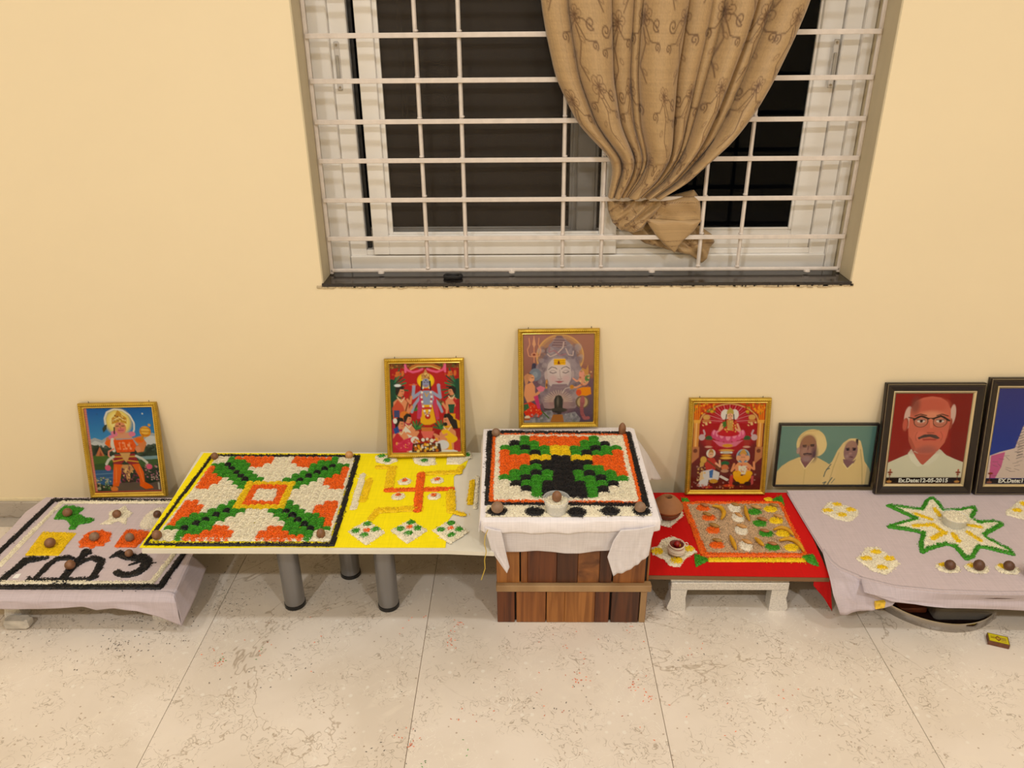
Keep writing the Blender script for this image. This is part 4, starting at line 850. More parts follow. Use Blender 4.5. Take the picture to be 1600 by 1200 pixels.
# ---- right cloth
t = thing('rice_star', 'big eight-pointed green-edged rice star on the right lilac cloth', 'rangoli', (1.15, -.28, TZ)); inv = Matrix.Translation((-1.15, .28, -TZ))
R = lambda n, p, m, z=TZ, **k: kid(rice(n, p, z, m, t, **k), inv)
S8 = [(1.1321, -0.1467), (1.1787, -0.1572), (1.2251, -0.1709), (1.2693, -0.1149), (1.2867, -0.1077), (1.2903, -0.1291), (1.2877, -0.1744), (1.342, -0.1709), (1.3882, -0.1571), (1.3848, -0.1709), (1.35, -0.2114), (1.3627, -0.2377), (1.41, -0.2311), (1.4255, -0.2441), (1.3432, -0.2949), (1.3445, -0.3165), (1.376, -0.3643), (1.3771, -0.3876), (1.3216, -0.3585), (1.2992, -0.3497), (1.255, -0.3992), (1.2364, -0.4078), (1.236, -0.3527), (1.2144, -0.3378), (1.152, -0.3617), (1.1288, -0.3764), (1.1464, -0.3349), (1.1754, -0.2888), (1.1454, -0.2731), (1.0866, -0.2572), (1.142, -0.2345), (1.1896, -0.2181), (1.1601, -0.1812)]
R('cream_field', p_poly(S8), CREAM, h=.003, spill=.02)
R('green_outline', p_stroke(S8, .0135, True), GREEN, h=.006, spill=.06)
for s_, w_ in (([(1.1934, -0.1928), (1.2273, -0.2228)], .014), ([(1.2665, -0.1655), (1.2619, -0.2029)], .015), ([(1.1608, -0.2554), (1.2205, -0.2489), (1.2291, -0.2776)], .015), ([(1.1836, -0.318), (1.2357, -0.287)], .017), ([(1.2551, -0.2964), (1.2528, -0.3301)], .016), ([(1.3027, -0.287), (1.3184, -0.327)], .014), ([(1.3209, -0.252), (1.3553, -0.2616)], .013)):
    R('yellow_petal', p_stroke(s_, w_), YELLOW, z=TZ + .002, h=.0035)
for lab, q, d in (('cream and yellow rice flower near the back left of the right cloth', [(0.9564, -0.1256), (0.9955, -0.1432), (1.0305, -0.1744), (1.016, -0.2015), (0.9813, -0.2314), (0.9441, -0.2182), (0.9141, -0.1779), (0.9401, -0.1432)], [(0.975, -0.1447), (0.9342, -0.1759), (1.0058, -0.1724), (0.9682, -0.1996)]),
                  ('cream and yellow rice flower at the front left corner of the right cloth', [(0.9758, -0.359), (1.0133, -0.3559), (1.0284, -0.3967), (1.0449, -0.4278), (1.0159, -0.4499), (0.9852, -0.477), (0.9532, -0.4582), (0.9311, -0.4083), (0.9592, -0.3824)], [(0.9956, -0.3807), (0.9588, -0.4095), (1.0209, -0.4094), (0.9849, -0.4485)]),
                  ('cream and yellow rice flower cut off by the right picture edge', [(1.5434, -0.1221), (1.5912, -0.115), (1.5769, -0.1811), (1.505, -0.2212), (1.4667, -0.1947), (1.4801, -0.1709), (1.5114, -0.1502)], [(1.5517, -0.1412), (1.5101, -0.1758), (1.5567, -0.1723)])):
    cc = np.mean(q, 0); t = thing('rice_flower', lab, 'rangoli', (cc[0], cc[1], TZ), group='cream and yellow rice flowers on the right cloth'); flower4(t, Matrix.Translation((-cc[0], -cc[1], -TZ)), q, TZ, d, YELLOW)
for lab, p in zip(('leftmost', 'middle', 'rightmost'), [(1.1655, -0.4469), (1.2425, -0.4495), (1.3244, -0.4521)]):
    t = thing('rice_heap', lab + ' of three cream rice heaps under betel nuts on the right cloth', 'rangoli', (p[0], p[1], TZ), group='rice heaps under the three front nuts'); inv = Matrix.Translation((-p[0], -p[1], -TZ))
    kid(rice('cream_field', p_ell(p, .031, .022), TZ, CREAM, t, h=.003, spill=.3), inv); kid(rice('yellow_centre', p_ell((p[0] - .004, p[1] + .010), .017, .010), TZ + .002, YELLOW, t, h=.003), inv)
# ---- grains dropped on the floor
def scatter(name, label, m, clusters, seed):
    rs = np.random.RandomState(seed); C = []
    for (x, y, sx, sy, n) in clusters: C.append(np.c_[rs.normal(x, sx, n), rs.normal(y, sy, n)])
    C = np.vstack(C); n = len(C)
    V, F, T = grain_arrays(np.c_[C, np.full(n, .0012)], rs.uniform(0, 6.3, n), rs.normal(0, .06, n), .0062 * rs.uniform(.6, 1.1, n), .0021, rs.uniform(0, 1, n))
    me = np_mesh(name, V, F, T); me.materials.append(m); o = bpy.data.objects.new(name, me); link(o); props(o, label, 'grains', None, 'stuff')
def cl(pts, sx, sy, n): return [(p[0], p[1], sx, sy, n) for p in pts]
scatter('spilled_black_grains', 'black rice grains scattered on the floor in front of the tables', BLACK,
        cl([(-1.0364, -0.5551)], .07, .045, 45) + cl([(-1.0581, -0.6029)], .05, .02, 18) + cl([(-1.3623, -0.5562), (-0.924, -0.505)], .10, .04, 12) + cl([(-0.6955, -0.7125), (-0.5763, -0.669), (0.0814, -0.7941), (-0.3193, -0.9201)], .06, .03, 7) + cl([(-1.1099, -0.6711), (0.3138, -0.5747), (-0.0892, -0.8103)], .15, .08, 8) + cl([(-0.8201, -0.3847), (-0.9021, -0.3128)], .10, .05, 14), 3)
scatter('spilled_orange_grains', 'orange rice grains scattered on the marble floor', ORANGE,
        cl([(-0.7875, -0.661), (-0.1948, -0.5858), (0.1327, -0.7217), (0.2728, -0.7314), (0.3067, -0.7616), (-0.2585, -0.9129), (-0.1794, -0.5154)], .007, .009, 9) + cl([(-0.8132, -0.6365), (-0.1818, -0.5763), (0.1416, -0.7091), (0.3053, -0.7496), (-0.1497, -0.8295), (-0.2652, -0.8849), (0.4497, -0.5976), (0.6477, -0.7661), (-0.3125, -0.5282), (0.3014, -0.5386)], .018, .022, 6) + cl([(0.1405, -0.5987), (0.0673, -0.7506), (0.2735, -0.8643), (-0.6559, -0.6246)], .08, .06, 10), 4)
scatter('spilled_green_grains', 'few green rice grains on the marble floor', GREEN, cl([(-0.7915, -0.6499), (-0.2189, -0.9631)], .006, .006, 5) + cl([(-0.6695, -0.636), (-0.1286, -0.9191)], .03, .03, 3), 5)

# ------------------------------------------------------------------ framed pictures leaning on the wall
INK = print_mat('printed_paper', .6); INK.node_tree.nodes['Principled BSDF'].inputs['Specular IOR Level'].default_value = .15
def clear_glass():
    m = bpy.data.materials.new('picture_glass'); m.use_nodes = True; nt = m.node_tree; nt.nodes.clear()
    o = nt.nodes.new('ShaderNodeOutputMaterial'); t = nt.nodes.new('ShaderNodeBsdfTransparent'); g = nt.nodes.new('ShaderNodeBsdfGlossy')
    t.inputs[0].default_value = (.97, .98, .97, 1); g.inputs['Roughness'].default_value = .04
    f = nt.nodes.new('ShaderNodeFresnel'); f.inputs[0].default_value = 1.22; x = nt.nodes.new('ShaderNodeMixShader')
    nt.links.new(f.outputs[0], x.inputs[0]); nt.links.new(t.outputs[0], x.inputs[1]); nt.links.new(g.outputs[0], x.inputs[2]); nt.links.new(x.outputs[0], o.inputs[0])
    return m
PGLASS = clear_glass()
GOLD = mat('gilt_moulding', (190, 156, 52), .3, .65, noise=(60, .25, (1, 1, 1))); GOLDL = mat('gilt_lip', (246, 214, 110), .22, .8); GOLDD = mat('gilt_beads', (236, 206, 92), .3, .8)
EBONY = mat('dark_brown_moulding', (26, 15, 11), .32); BLACKF = mat('thin_black_frame', (26, 22, 22), .4); SILV = mat('silver_gold_bead', (214, 198, 160), .3, .7)
def moulding(w, h, inset, prof):
    """mitred frame, prof = [(distance from outer edge, y)] front face to the room (-y)"""
    m = MB(); n = len(prof)
    for k, (sx, sz) in enumerate(((-1, 0), (1, 0), (1, 1), (-1, 1))): pass
    V = []
    for (cx, cz, dx, dz) in ((-w / 2, 0, 1, 1), (w / 2, 0, -1, 1), (w / 2, h, -1, -1), (-w / 2, h, 1, -1)):
        V += [(cx + dx * d, y, cz + dz * d) for d, y in prof]
    F = [(a * n + i, ((a + 1) % 4) * n + i, ((a + 1) % 4) * n + (i + 1) % n, a * n + (i + 1) % n) for a in range(4) for i in range(n)]
    return m.add(V, F)
def vivid(I):
    L = I @ np.array([.25, .65, .10]); J = L[..., None] + (I - L[..., None]) * 1.08
    return np.clip(J * 1.04, 0, 1)
def framed(name, label, w, h, loc, yaw, style, canvas, cat='picture', skew=0):
    z = loc[2]; th = .018
    lean = math.asin(min(.9, (-loc[1] - .001) / h))
    t = thing(name, label, cat, (loc[0], loc[1], z), (-lean, 0, yaw))
    if style == 'gold': fw, prof, fm = .0165, [(0, 0), (0, -.012), (.002, -.016), (.006, -.018), (.0105, -.015), (.0125, -.0125), (.0125, 0)], GOLD
    elif style == 'dark': fw, prof, fm = .034, [(0, 0), (0, -.014), (.003, -.018), (.010, -.020), (.020, -.016), (.026, -.012), (.026, 0)], EBONY
    else: fw, prof, fm = .006, [(0, 0), (0, -.012), (.0015, -.014), (.0045, -.014), (.006, -.012), (.006, 0)], BLACKF
    f = moulding(w, h, fw, prof).build('moulding', fm, t)
    if style == 'gold':
        moulding(w - .0244, h - .0244, 0, [(0, -.002), (0, -.0135), (.0018, -.0145), (.0042, -.011), (.0042, -.002)]).build('gilt_lip', GOLDL, t).location = (0, 0, .0122)
    if style == 'dark':
        moulding(w - .050, h - .050, 0, [(0, -.002), (0, -.0135), (.002, -.0150), (.0045, -.0135), (.009, -.009), (.009, -.002)]).build('gilt_lip', SILV if skew == 0 else SILV, t).location = (0, 0, .025)
    if style in ('gold', 'dark'):
        b = MB(); off = .0055 if style == 'gold' else .0035; yy = -.0175 if style == 'gold' else -.0178; r = .0019 if style == 'gold' else .0012; stp = .0062 if style == 'gold' else .0038
        def bead(x, zc, a):
            ca, sa = math.cos(a), math.sin(a); P6 = [(-r * 1.5, 0, 0), (0, -r, 0), (0, 0, r), (0, 0, -r), (r * 1.5, 0, 0)]
            b.add([(x + p[0] * ca - p[2] * sa, yy + p[1], zc + p[0] * sa + p[2] * ca) for p in P6], [(0, 1, 2), (0, 3, 1), (4, 2, 1), (4, 1, 3)])
        k = int((w - 2 * off) / stp)
        for i in range(k + 1):
            x = -w / 2 + off + (w - 2 * off) * i / k; bead(x, off, .7); bead(x, h - off, .7)
        k = int((h - 2 * off) / stp)
        for i in range(1, k):
            zc = off + (h - 2 * off) * i / k; bead(-w / 2 + off, zc, .85); bead(w / 2 - off, zc, .85)
        props(b.build('beading', GOLDD if style == 'gold' else SILV, t), kind='stuff')
    iw, ih = w - 2 * fw, h - 2 * fw; C = canvas; ny, nx = C.I.shape[:2]
    X, Zm = np.meshgrid(np.linspace(-iw / 2, iw / 2, nx), np.linspace(h - fw, fw, ny))
    grid_mesh('print', np.stack([X, np.full(X.shape, -.0085), Zm], -1), INK, t, False, vivid(C.I))
    MB().box(-iw / 2 - .002, iw / 2 + .002, -.0105, -.0095, fw - .002, h - fw + .002).build('glass', PGLASS, t)
    MB().box(-w / 2 + .003, w / 2 - .003, -.006, -.0008, .003, h - .003).build('backing', mat('brown_backing', (120, 92, 60), .8), t)
    if style == 'gold':
        for sx in (-.37, .4): MB().tube([(sx * w, -.004, h - .001), (sx * w, -.004, h + .004), (sx * w, -.005, h + .0045)], .0009, 6).build('nail', mat('nail_steel', (60, 52, 44), .4, .8), t)
    return t
SK = (224, 150, 112); SKD = (190, 112, 80)
# --- monkey-faced mace bearer before mountains
def c_monkey():
    c = Canvas(.21, .28, 118, 156, (28, 110, 184)); c.grad(0, .42, (20, 92, 170), (70, 150, 205))
    c.pg([(0, .37), (.1, .345), (.2, .375), (.3, .33), (.42, .36), (.6, .36), (.75, .36), (.88, .33), (.96, .30), (1, .31), (1, .56), (0, .56)], (172, 176, 182))
    c.pg([(.0, .42), (.1, .38), (.2, .41), (.3, .36), (.34, .5), (0, .5)], (206, 208, 210)); c.pg([(.78, .42), (.9, .33), (1, .34), (1, .45), (.86, .5)], (212, 212, 214))
    c.pg([(0, .42), (.12, .44), (.25, .47), (.35, .44), (.6, .50), (.85, .46), (1, .44), (1, 1), (0, 1)], (36, 52, 40))
    c.spots(160, 0, 1, .44, .56, [(28, 44, 36), (50, 66, 48), (70, 86, 74)], .03, 2)
    c.pg([(0, .56), (.2, .54), (.35, .60), (.3, .66), (0, .70)], (72, 104, 44)); c.pg([(0, .66), (.3, .64), (.34, .72), (0, .76)], (50, 84, 40)); c.pg([(.7, .6), (1, .58), (1, .72), (.72, .7)], (62, 92, 50))
    c.pg([(.08, .56), (.155, .45), (.21, .56)], (196, 120, 80)); c.pg([(.13, .56), (.155, .50), (.18, .56)], (150, 70, 50))
    c.pg([(0, .73), (.4, .73), (.4, .90), (0, .92)], (52, 96, 146)); c.ln([(0, .78), (.3, .77)], .012, (120, 160, 190), .7); c.ln([(.05, .83), (.35, .82)], .01, (120, 160, 190), .6)
    c.pg([(.68, .58), (1, .57), (1, .61), (.72, .615)], (130, 160, 170))
    c.pg([(.25, .95), (.35, .89), (.6, .88), (.85, .90), (1, .87), (1, 1), (.2, 1)], (98, 84, 76)); c.pg([(0, .88), (.2, .92), (.25, 1), (0, 1)], (44, 60, 46))
    c.spots(70, .0, .25, .82, .98, [(90, 130, 70), (190, 190, 160), (60, 80, 50), (210, 180, 150)], .012, 3); c.spots(120, .3, .75, .72, .88, [(120, 40, 70), (40, 60, 40), (180, 80, 110), (70, 40, 50)], .014, 4); c.spots(70, .78, 1, .66, .86, [(190, 120, 140), (40, 60, 40), (80, 90, 70), (200, 170, 160)], .012, 5)
    c.el(.48, .165, .19, .15, (240, 214, 120), soft=.06); c.el(.48, .165, .13, .105, (250, 232, 160), soft=.05)
    c.ln(resample([(.29, .22), (.285, .12), (.33, .05), (.44, .015), (.56, .03), (.66, .09), (.71, .18), (.70, .26), (.66, .32)], 40), .024, (232, 226, 216)); c.pg([(.27, .20), (.31, .19), (.29, .25), (.24, .29), (.23, .24)], (52, 62, 48))
    c.pg([(.24, .42), (.27, .35), (.36, .32), (.42, .33), (.40, .44), (.30, .47)], (214, 130, 90)); c.el(.31, .41, .07, .035, (236, 112, 40)); c.el(.345, .345, .04, .028, (226, 128, 160)); c.el(.36, .44, .05, .025, SK)
    c.pg([(.66, .36), (.8, .33), (.86, .42), (.80, .52), (.70, .53), (.68, .46), (.74, .44), (.70, .40)], (220, 136, 84)); c.el(.76, .385, .06, .03, (238, 112, 36)); c.el(.72, .49, .04, .035, SK)
    c.el(.86, .285, .085, .065, (222, 154, 54)); c.el(.86, .275, .06, .045, (240, 190, 90)); c.el(.93, .21, .02, .016, (222, 160, 60)); c.ln([(.80, .24), (.93, .25)], .009, (170, 90, 30)); c.ln([(.79, .28), (.94, .29)], .009, (180, 96, 30)); c.ln([(.80, .32), (.92, .33)], .009, (190, 80, 30)); c.ln([(.82, .34), (.79, .38)], .03, (206, 140, 50))
    c.pg([(.40, .29), (.63, .29), (.66, .36), (.38, .36)], (222, 160, 130)); c.el(.40, .30, .05, .035, (226, 130, 160)); c.el(.66, .31, .05, .03, (226, 130, 160))
    c.ln([(.36, .37), (.345, .42), (.36, .50)], .05, (226, 222, 212)); c.ln(resample([(.34, .62), (.27, .56), (.28, .51), (.36, .48)], 20), .025, (224, 150, 130))
    c.pg([(.37, .375), (.66, .37), (.70, .44), (.66, .52), (.40, .525), (.38, .45)], (236, 96, 24)); c.spots(24, .4, .64, .40, .52, [(246, 150, 90), (214, 74, 16), (250, 190, 150)], .016, 7, .6)
    for x in (.45, .53, .6): c.ln([(x, .41), (x + .01, .49)], .014, (248, 170, 120), .8)
    c.pg([(.36, .55), (.66, .54), (.71, .66), (.60, .69), (.50, .62), (.40, .69), (.32, .66)], (150, 40, 48)); c.ln([(.35, .575), (.67, .575)], .02, (216, 170, 80)); c.ln([(.33, .63), (.48, .61)], .018, (224, 170, 70)); c.ln([(.54, .62), (.70, .64)], .018, (224, 170, 70))
    c.pg([(.44, .53), (.60, .53), (.56, .60), (.52, .645), (.48, .60)], (214, 168, 110))
    c.pg([(.33, .66), (.47, .67), (.43, .75), (.40, .84), (.36, .93), (.27, .93), (.29, .84), (.31, .74)], (232, 104, 26)); c.el(.29, .96, .055, .03, (224, 130, 70)); c.ln([(.36, .70), (.33, .88)], .012, (246, 150, 80), .8)
    c.pg([(.60, .67), (.71, .66), (.76, .76), (.76, .88), (.86, .93), (.88, .96), (.76, .97), (.68, .93), (.69, .83), (.64, .74)], (232, 104, 26)); c.ln([(.70, .70), (.74, .88)], .012, (246, 150, 80), .8)
    c.pg([(.46, .67), (.58, .67), (.62, .73), (.55, .78), (.55, .84), (.52, .88), (.49, .84), (.49, .78), (.42, .73)], (206, 156, 104)); c.spots(30, .44, .6, .67, .85, [(110, 50, 70), (240, 200, 140), (90, 40, 60)], .012, 8)
    c.ln(resample([(.34, .57), (.26, .61), (.22, .66)], 12), .038, (216, 216, 206)); c.ln(resample([(.68, .57), (.76, .60), (.83, .65)], 12), .036, (216, 216, 206)); c.el(.235, .705, .045, .034, (222, 96, 134)); c.el(.855, .70, .045, .032, (222, 96, 134))
    c.el(.50, .235, .085, .075, SK); c.el(.505, .262, .055, .03, (226, 130, 130)); c.ln([(.465, .265), (.54, .262)], .008, (150, 60, 60)); c.ln([(.44, .215), (.475, .213)], .012, (60, 30, 24)); c.ln([(.52, .213), (.56, .213)], .012, (60, 30, 24)); c.el(.497, .19, .012, .01, (110, 20, 30)); c.ln([(.41, .23), (.40, .30)], .02, (40, 30, 24)); c.ln([(.50, .22), (.505, .245)], .01, (180, 100, 80))
    c.pg([(.38, .19), (.39, .12), (.44, .09), (.47, .05), (.49, .025), (.52, .05), (.56, .09), (.61, .12), (.60, .19), (.50, .165)], (204, 152, 66)); c.ln([(.41, .15), (.50, .11), (.59, .15)], .02, (240, 214, 150)); c.spots(18, .42, .57, .08, .16, [(150, 90, 40), (246, 214, 130)], .012, 9)
    c.pg([(0, 0), (.035, 0), (.035, 1), (0, 1)], (206, 112, 96))
    for k in range(60): c.ln([(.004, k / 60), (.031, k / 60)], .004, (240, 190, 170), .8)
    c.pg([(0, .985), (1, .985), (1, 1), (0, 1)], (170, 80, 60)); c.el(.85, .075, .012, .01, (200, 214, 214)); c.el(.18, .07, .008, .007, (20, 50, 80)); c.ln([(.965, .9), (.965, .97)], .025, (214, 210, 196), .7)
    return c
# --- blue standing figure with worshippers, red backdrop
def c_red():
    c = Canvas(.21, .27, 118, 152, (160, 22, 26)); c.el(.5, .3, .5, .4, (186, 32, 36), soft=.25)
    c.pg([(0, 0), (1, 0), (1, .05), (0, .05)], (120, 60, 30)); c.spots(60, 0, 1, 0, .05, [(60, 30, 20), (190, 130, 60), (90, 90, 40)], .014, 1)
    c.ln(resample([(.30, .05), (.38, .015), (.5, .005), (.62, .015), (.72, .05)], 20), .04, (196, 120, 60)); c.ln(resample([(.30, .065), (.4, .03), (.5, .03), (.6, .03), (.72, .065)], 20), .012, (244, 214, 130))
    c.ln(resample([(.22, .02), (.25, .07), (.33, .095), (.42, .08), (.47, .06)], 20), .03, (232, 100, 140)); c.ln(resample([(.54, .06), (.60, .08), (.68, .095), (.77, .07), (.80, .02)], 20), .03, (232, 100, 140)); c.ln([(.225, 0), (.225, .09)], .03, (236, 110, 150)); c.ln([(.80, 0), (.80, .09)], .03, (236, 110, 150))
    rs = np.random.RandomState(4)
    for bx, d in ((.02, 1), (.98, -1)):
        for k in range(13):
            a = -1.1 + k * .2; L = rs.uniform(.16, .24); x0, y0 = bx + d * .02, .22 + .01 * k
            c.ln([(x0, y0), (x0 + d * L * math.cos(a) * .9, y0 + L * math.sin(a) * .75)], .022, [(24, 92, 60), (46, 130, 80), (16, 66, 50)][k % 3])
        c.ln([(bx, .2), (bx, .6)], .08, (20, 70, 52)); c.spots(10, min(bx, bx + d * .2), max(bx, bx + d * .2), .09, .14, [(220, 120, 60)], .016, 6)
    for bx, by, s_ in ((.34, .47, .8), (.71, .42, .7), (.36, .66, 1.1), (.72, .66, 1.1)):
        for k in range(7):
            a = -2.9 + k * .45; c.ln([(bx, by + .07 * s_), (bx + .10 * s_ * math.cos(a), by + .07 * s_ + .085 * s_ * math.sin(a))], .022 * s_, [(36, 110, 60), (24, 84, 48), (74, 146, 70)][k % 3])
    # central figure
    c.el(.515, .19, .125, .085, (246, 190, 30)); c.el(.515, .19, .10, .066, (250, 214, 60))
    c.pg([(.40, .38), (.46, .31), (.60, .31), (.67, .40), (.70, .62), (.66, .64), (.60, .44), (.46, .44), (.42, .62), (.37, .62)], (190, 70, 110)); c.pg([(.44, .30), (.60, .30), (.63, .36), (.60, .47), (.45, .47), (.42, .36)], (150, 160, 190))
    for s_ in (-1, 1):
        X = lambda v: .52 + s_ * (v - .52)
        c.ln([(X(.60), .32), (X(.72), .38), (X(.70), .26)], .045, (160, 168, 196)); c.ln([(X(.60), .36), (X(.70), .46), (X(.74), .54)], .04, (160, 168, 196)); c.el(X(.70), .245, .025, .02, (176, 170, 196))
    c.ln([(.28, .235), (.38, .235)], .015, (222, 110, 50)); c.pg([(.44, .46), (.60, .46), (.65, .66), (.56, .69), (.48, .69), (.42, .66)], (236, 180, 34)); c.ln([(.46, .50), (.58, .50)], .03, (196, 40, 50))
    c.pg([(.42, .34), (.47, .32), (.44, .6), (.39, .6)], (200, 60, 110)); c.pg([(.62, .34), (.66, .38), (.69, .6), (.65, .6)], (206, 64, 90))
    for s_ in (-1, 1):
        L = resample([(.52 + s_ * .05, .27), (.52 + s_ * .075, .36), (.52 + s_ * .06, .46), (.52 + s_ * .03, .55), (.525, .60)], 14)
        for k, p in enumerate(L): c.el(p[0], p[1], .016, .013, [(240, 236, 226), (200, 60, 60), (244, 240, 230), (190, 150, 150)][k % 4])
    c.el(.53, .595, .04, .03, (190, 34, 40)); c.el(.53, .585, .015, .011, (246, 236, 226)); c.ln([(.50, .33), (.52, .37), (.55, .33)], .014, (224, 170, 60))
    c.el(.515, .215, .055, .052, (150, 152, 186)); c.ln([(.455, .20), (.45, .29)], .025, (30, 26, 34)); c.ln([(.575, .20), (.58, .29)], .025, (30, 26, 34)); c.ln([(.485, .208), (.505, .207)], .009, (20, 20, 30)); c.ln([(.53, .207), (.55, .208)], .009, (20, 20, 30)); c.ln([(.50, .243), (.53, .243)], .008, (170, 50, 60)); c.el(.517, .185, .008, .008, (40, 20, 20))
    c.pg([(.45, .18), (.455, .12), (.49, .10), (.515, .06), (.54, .10), (.575, .12), (.58, .18), (.515, .165)], (206, 152, 90)); c.spots(14, .46, .57, .11, .17, [(150, 90, 50), (240, 200, 130)], .011, 3)
    # side figures
    def person(x, y, s_, body, low, hair=(26, 20, 20), flip=1, skin=(226, 150, 110)):
        f = lambda a, b: (x + flip * a * s_, y + b * s_)
        c.pg([f(-.10, .26), f(-.09, .10), f(-.04, .07), f(.05, .07), f(.10, .12), f(.10, .28)], skin); c.pg([f(-.11, .16), f(-.04, .08), f(.03, .14), f(.08, .28), f(-.10, .30)], body); c.pg([f(-.11, .27), f(.10, .27), f(.14, .44), f(-.12, .44)], low)
        c.ln([f(.05, .12), f(.10, .2), f(.14, .15)], .034 * s_, skin); c.el(*f(0, 0), .05 * s_, .05 * s_, skin); c.pg([f(-.06, .04), f(-.065, -.03), f(-.02, -.065), f(.04, -.055), f(.05, -.02), f(0, -.025), f(-.03, .03)], hair)
        c.ln([f(.015, -.002), f(.035, -.002)], .008, (20, 16, 16)); c.ln([f(.02, .025), f(.038, .024)], .007, (170, 50, 50)); c.ln([f(-.04, .055), f(.01, .10), f(.05, .06)], .012, (236, 222, 190)); return f
    f = person(.14, .31, 1.15, (206, 84, 60), (176, 40, 74)); c.el(*f(-.03, -.06), .05, .016, (236, 236, 240)); c.ln([(.30, .31), (.20, .55)], .022, (140, 70, 40)); c.el(.19, .58, .07, .05, (222, 130, 60)); c.ln([(.24, .40), (.28, .44), (.30, .37)], .035, (226, 150, 110)); c.pg([(.04, .52), (.12, .52), (.12, .6), (.04, .6)], (60, 70, 120))
    person(.89, .31, .95, (196, 40, 44), (230, 170, 40), flip=-1); c.ln([(.83, .47), (.88, .42), (.92, .47)], .05, (226, 150, 110)); c.pg([(.83, .46), (.93, .46), (.91, .56), (.85, .56)], (24, 84, 60)); c.pg([(.95, .4), (1, .4), (1, .65), (.93, .62)], (170, 30, 40))
    f = person(.24, .62, 1.0, (230, 224, 214), (230, 226, 220)); f = person(.12, .675, 1.2, (196, 44, 60), (206, 60, 90)); c.pg([(.02, .73), (.09, .70), (.11, .77), (.04, .79)], (34, 74, 150)); c.el(.05, .64, .03, .03, (240, 236, 230))
    c.pg([(.15, .86), (.30, .82), (.38, .90), (.34, .98), (.10, .985), (.02, .92)], (208, 50, 86)); c.el(.33, .86, .06, .04, (232, 228, 222)); c.ln([(.22, .78), (.30, .80), (.36, .77)], .035, (226, 150, 110)); c.spots(24, .05, .33, .86, .97, [(232, 120, 140), (180, 40, 60), (240, 180, 90)], .009, 8)
    f = person(.82, .64, 1.25, (226, 150, 100), (232, 228, 224), flip=-1); c.pg([(.83, .60), (.95, .64), (.97, .74), (.90, .74), (.85, .66)], (30, 22, 22)); c.el(.785, .685, .03, .022, (30, 22, 22)); c.pg([(.72, .76), (.80, .74), (.95, .84), (.96, .88), (.88, .90), (.76, .82)], (244, 196, 30)); c.pg([(.80, .86), (.86, .86), (.88, .98), (.82, .98)], (244, 190, 30)); c.el(.74, .92, .09, .055, (226, 222, 226)); c.pg([(.9, .9), (1, .84), (1, 1), (.9, .98)], (190, 50, 60)); c.ln([(.80, .80), (.70, .83), (.62, .80)], .035, (224, 148, 108))
    # offerings
    c.pg([(.43, .72), (.60, .72), (.58, .79), (.54, .83), (.48, .83), (.44, .79)], (206, 120, 60)); c.pg([(.42, .76), (.62, .76), (.58, .84), (.46, .84)], (226, 110, 100)); c.pg([(.30, .90), (.70, .90), (.72, 1), (.28, 1)], (70, 40, 26)); c.spots(60, .32, .66, .85, .99, [(240, 170, 40), (250, 220, 130), (206, 110, 40), (240, 230, 220), (110, 60, 30)], .018, 9); c.el(.45, .86, .025, .02, (240, 236, 228)); c.el(.58, .87, .03, .02, (240, 232, 210))
    return c
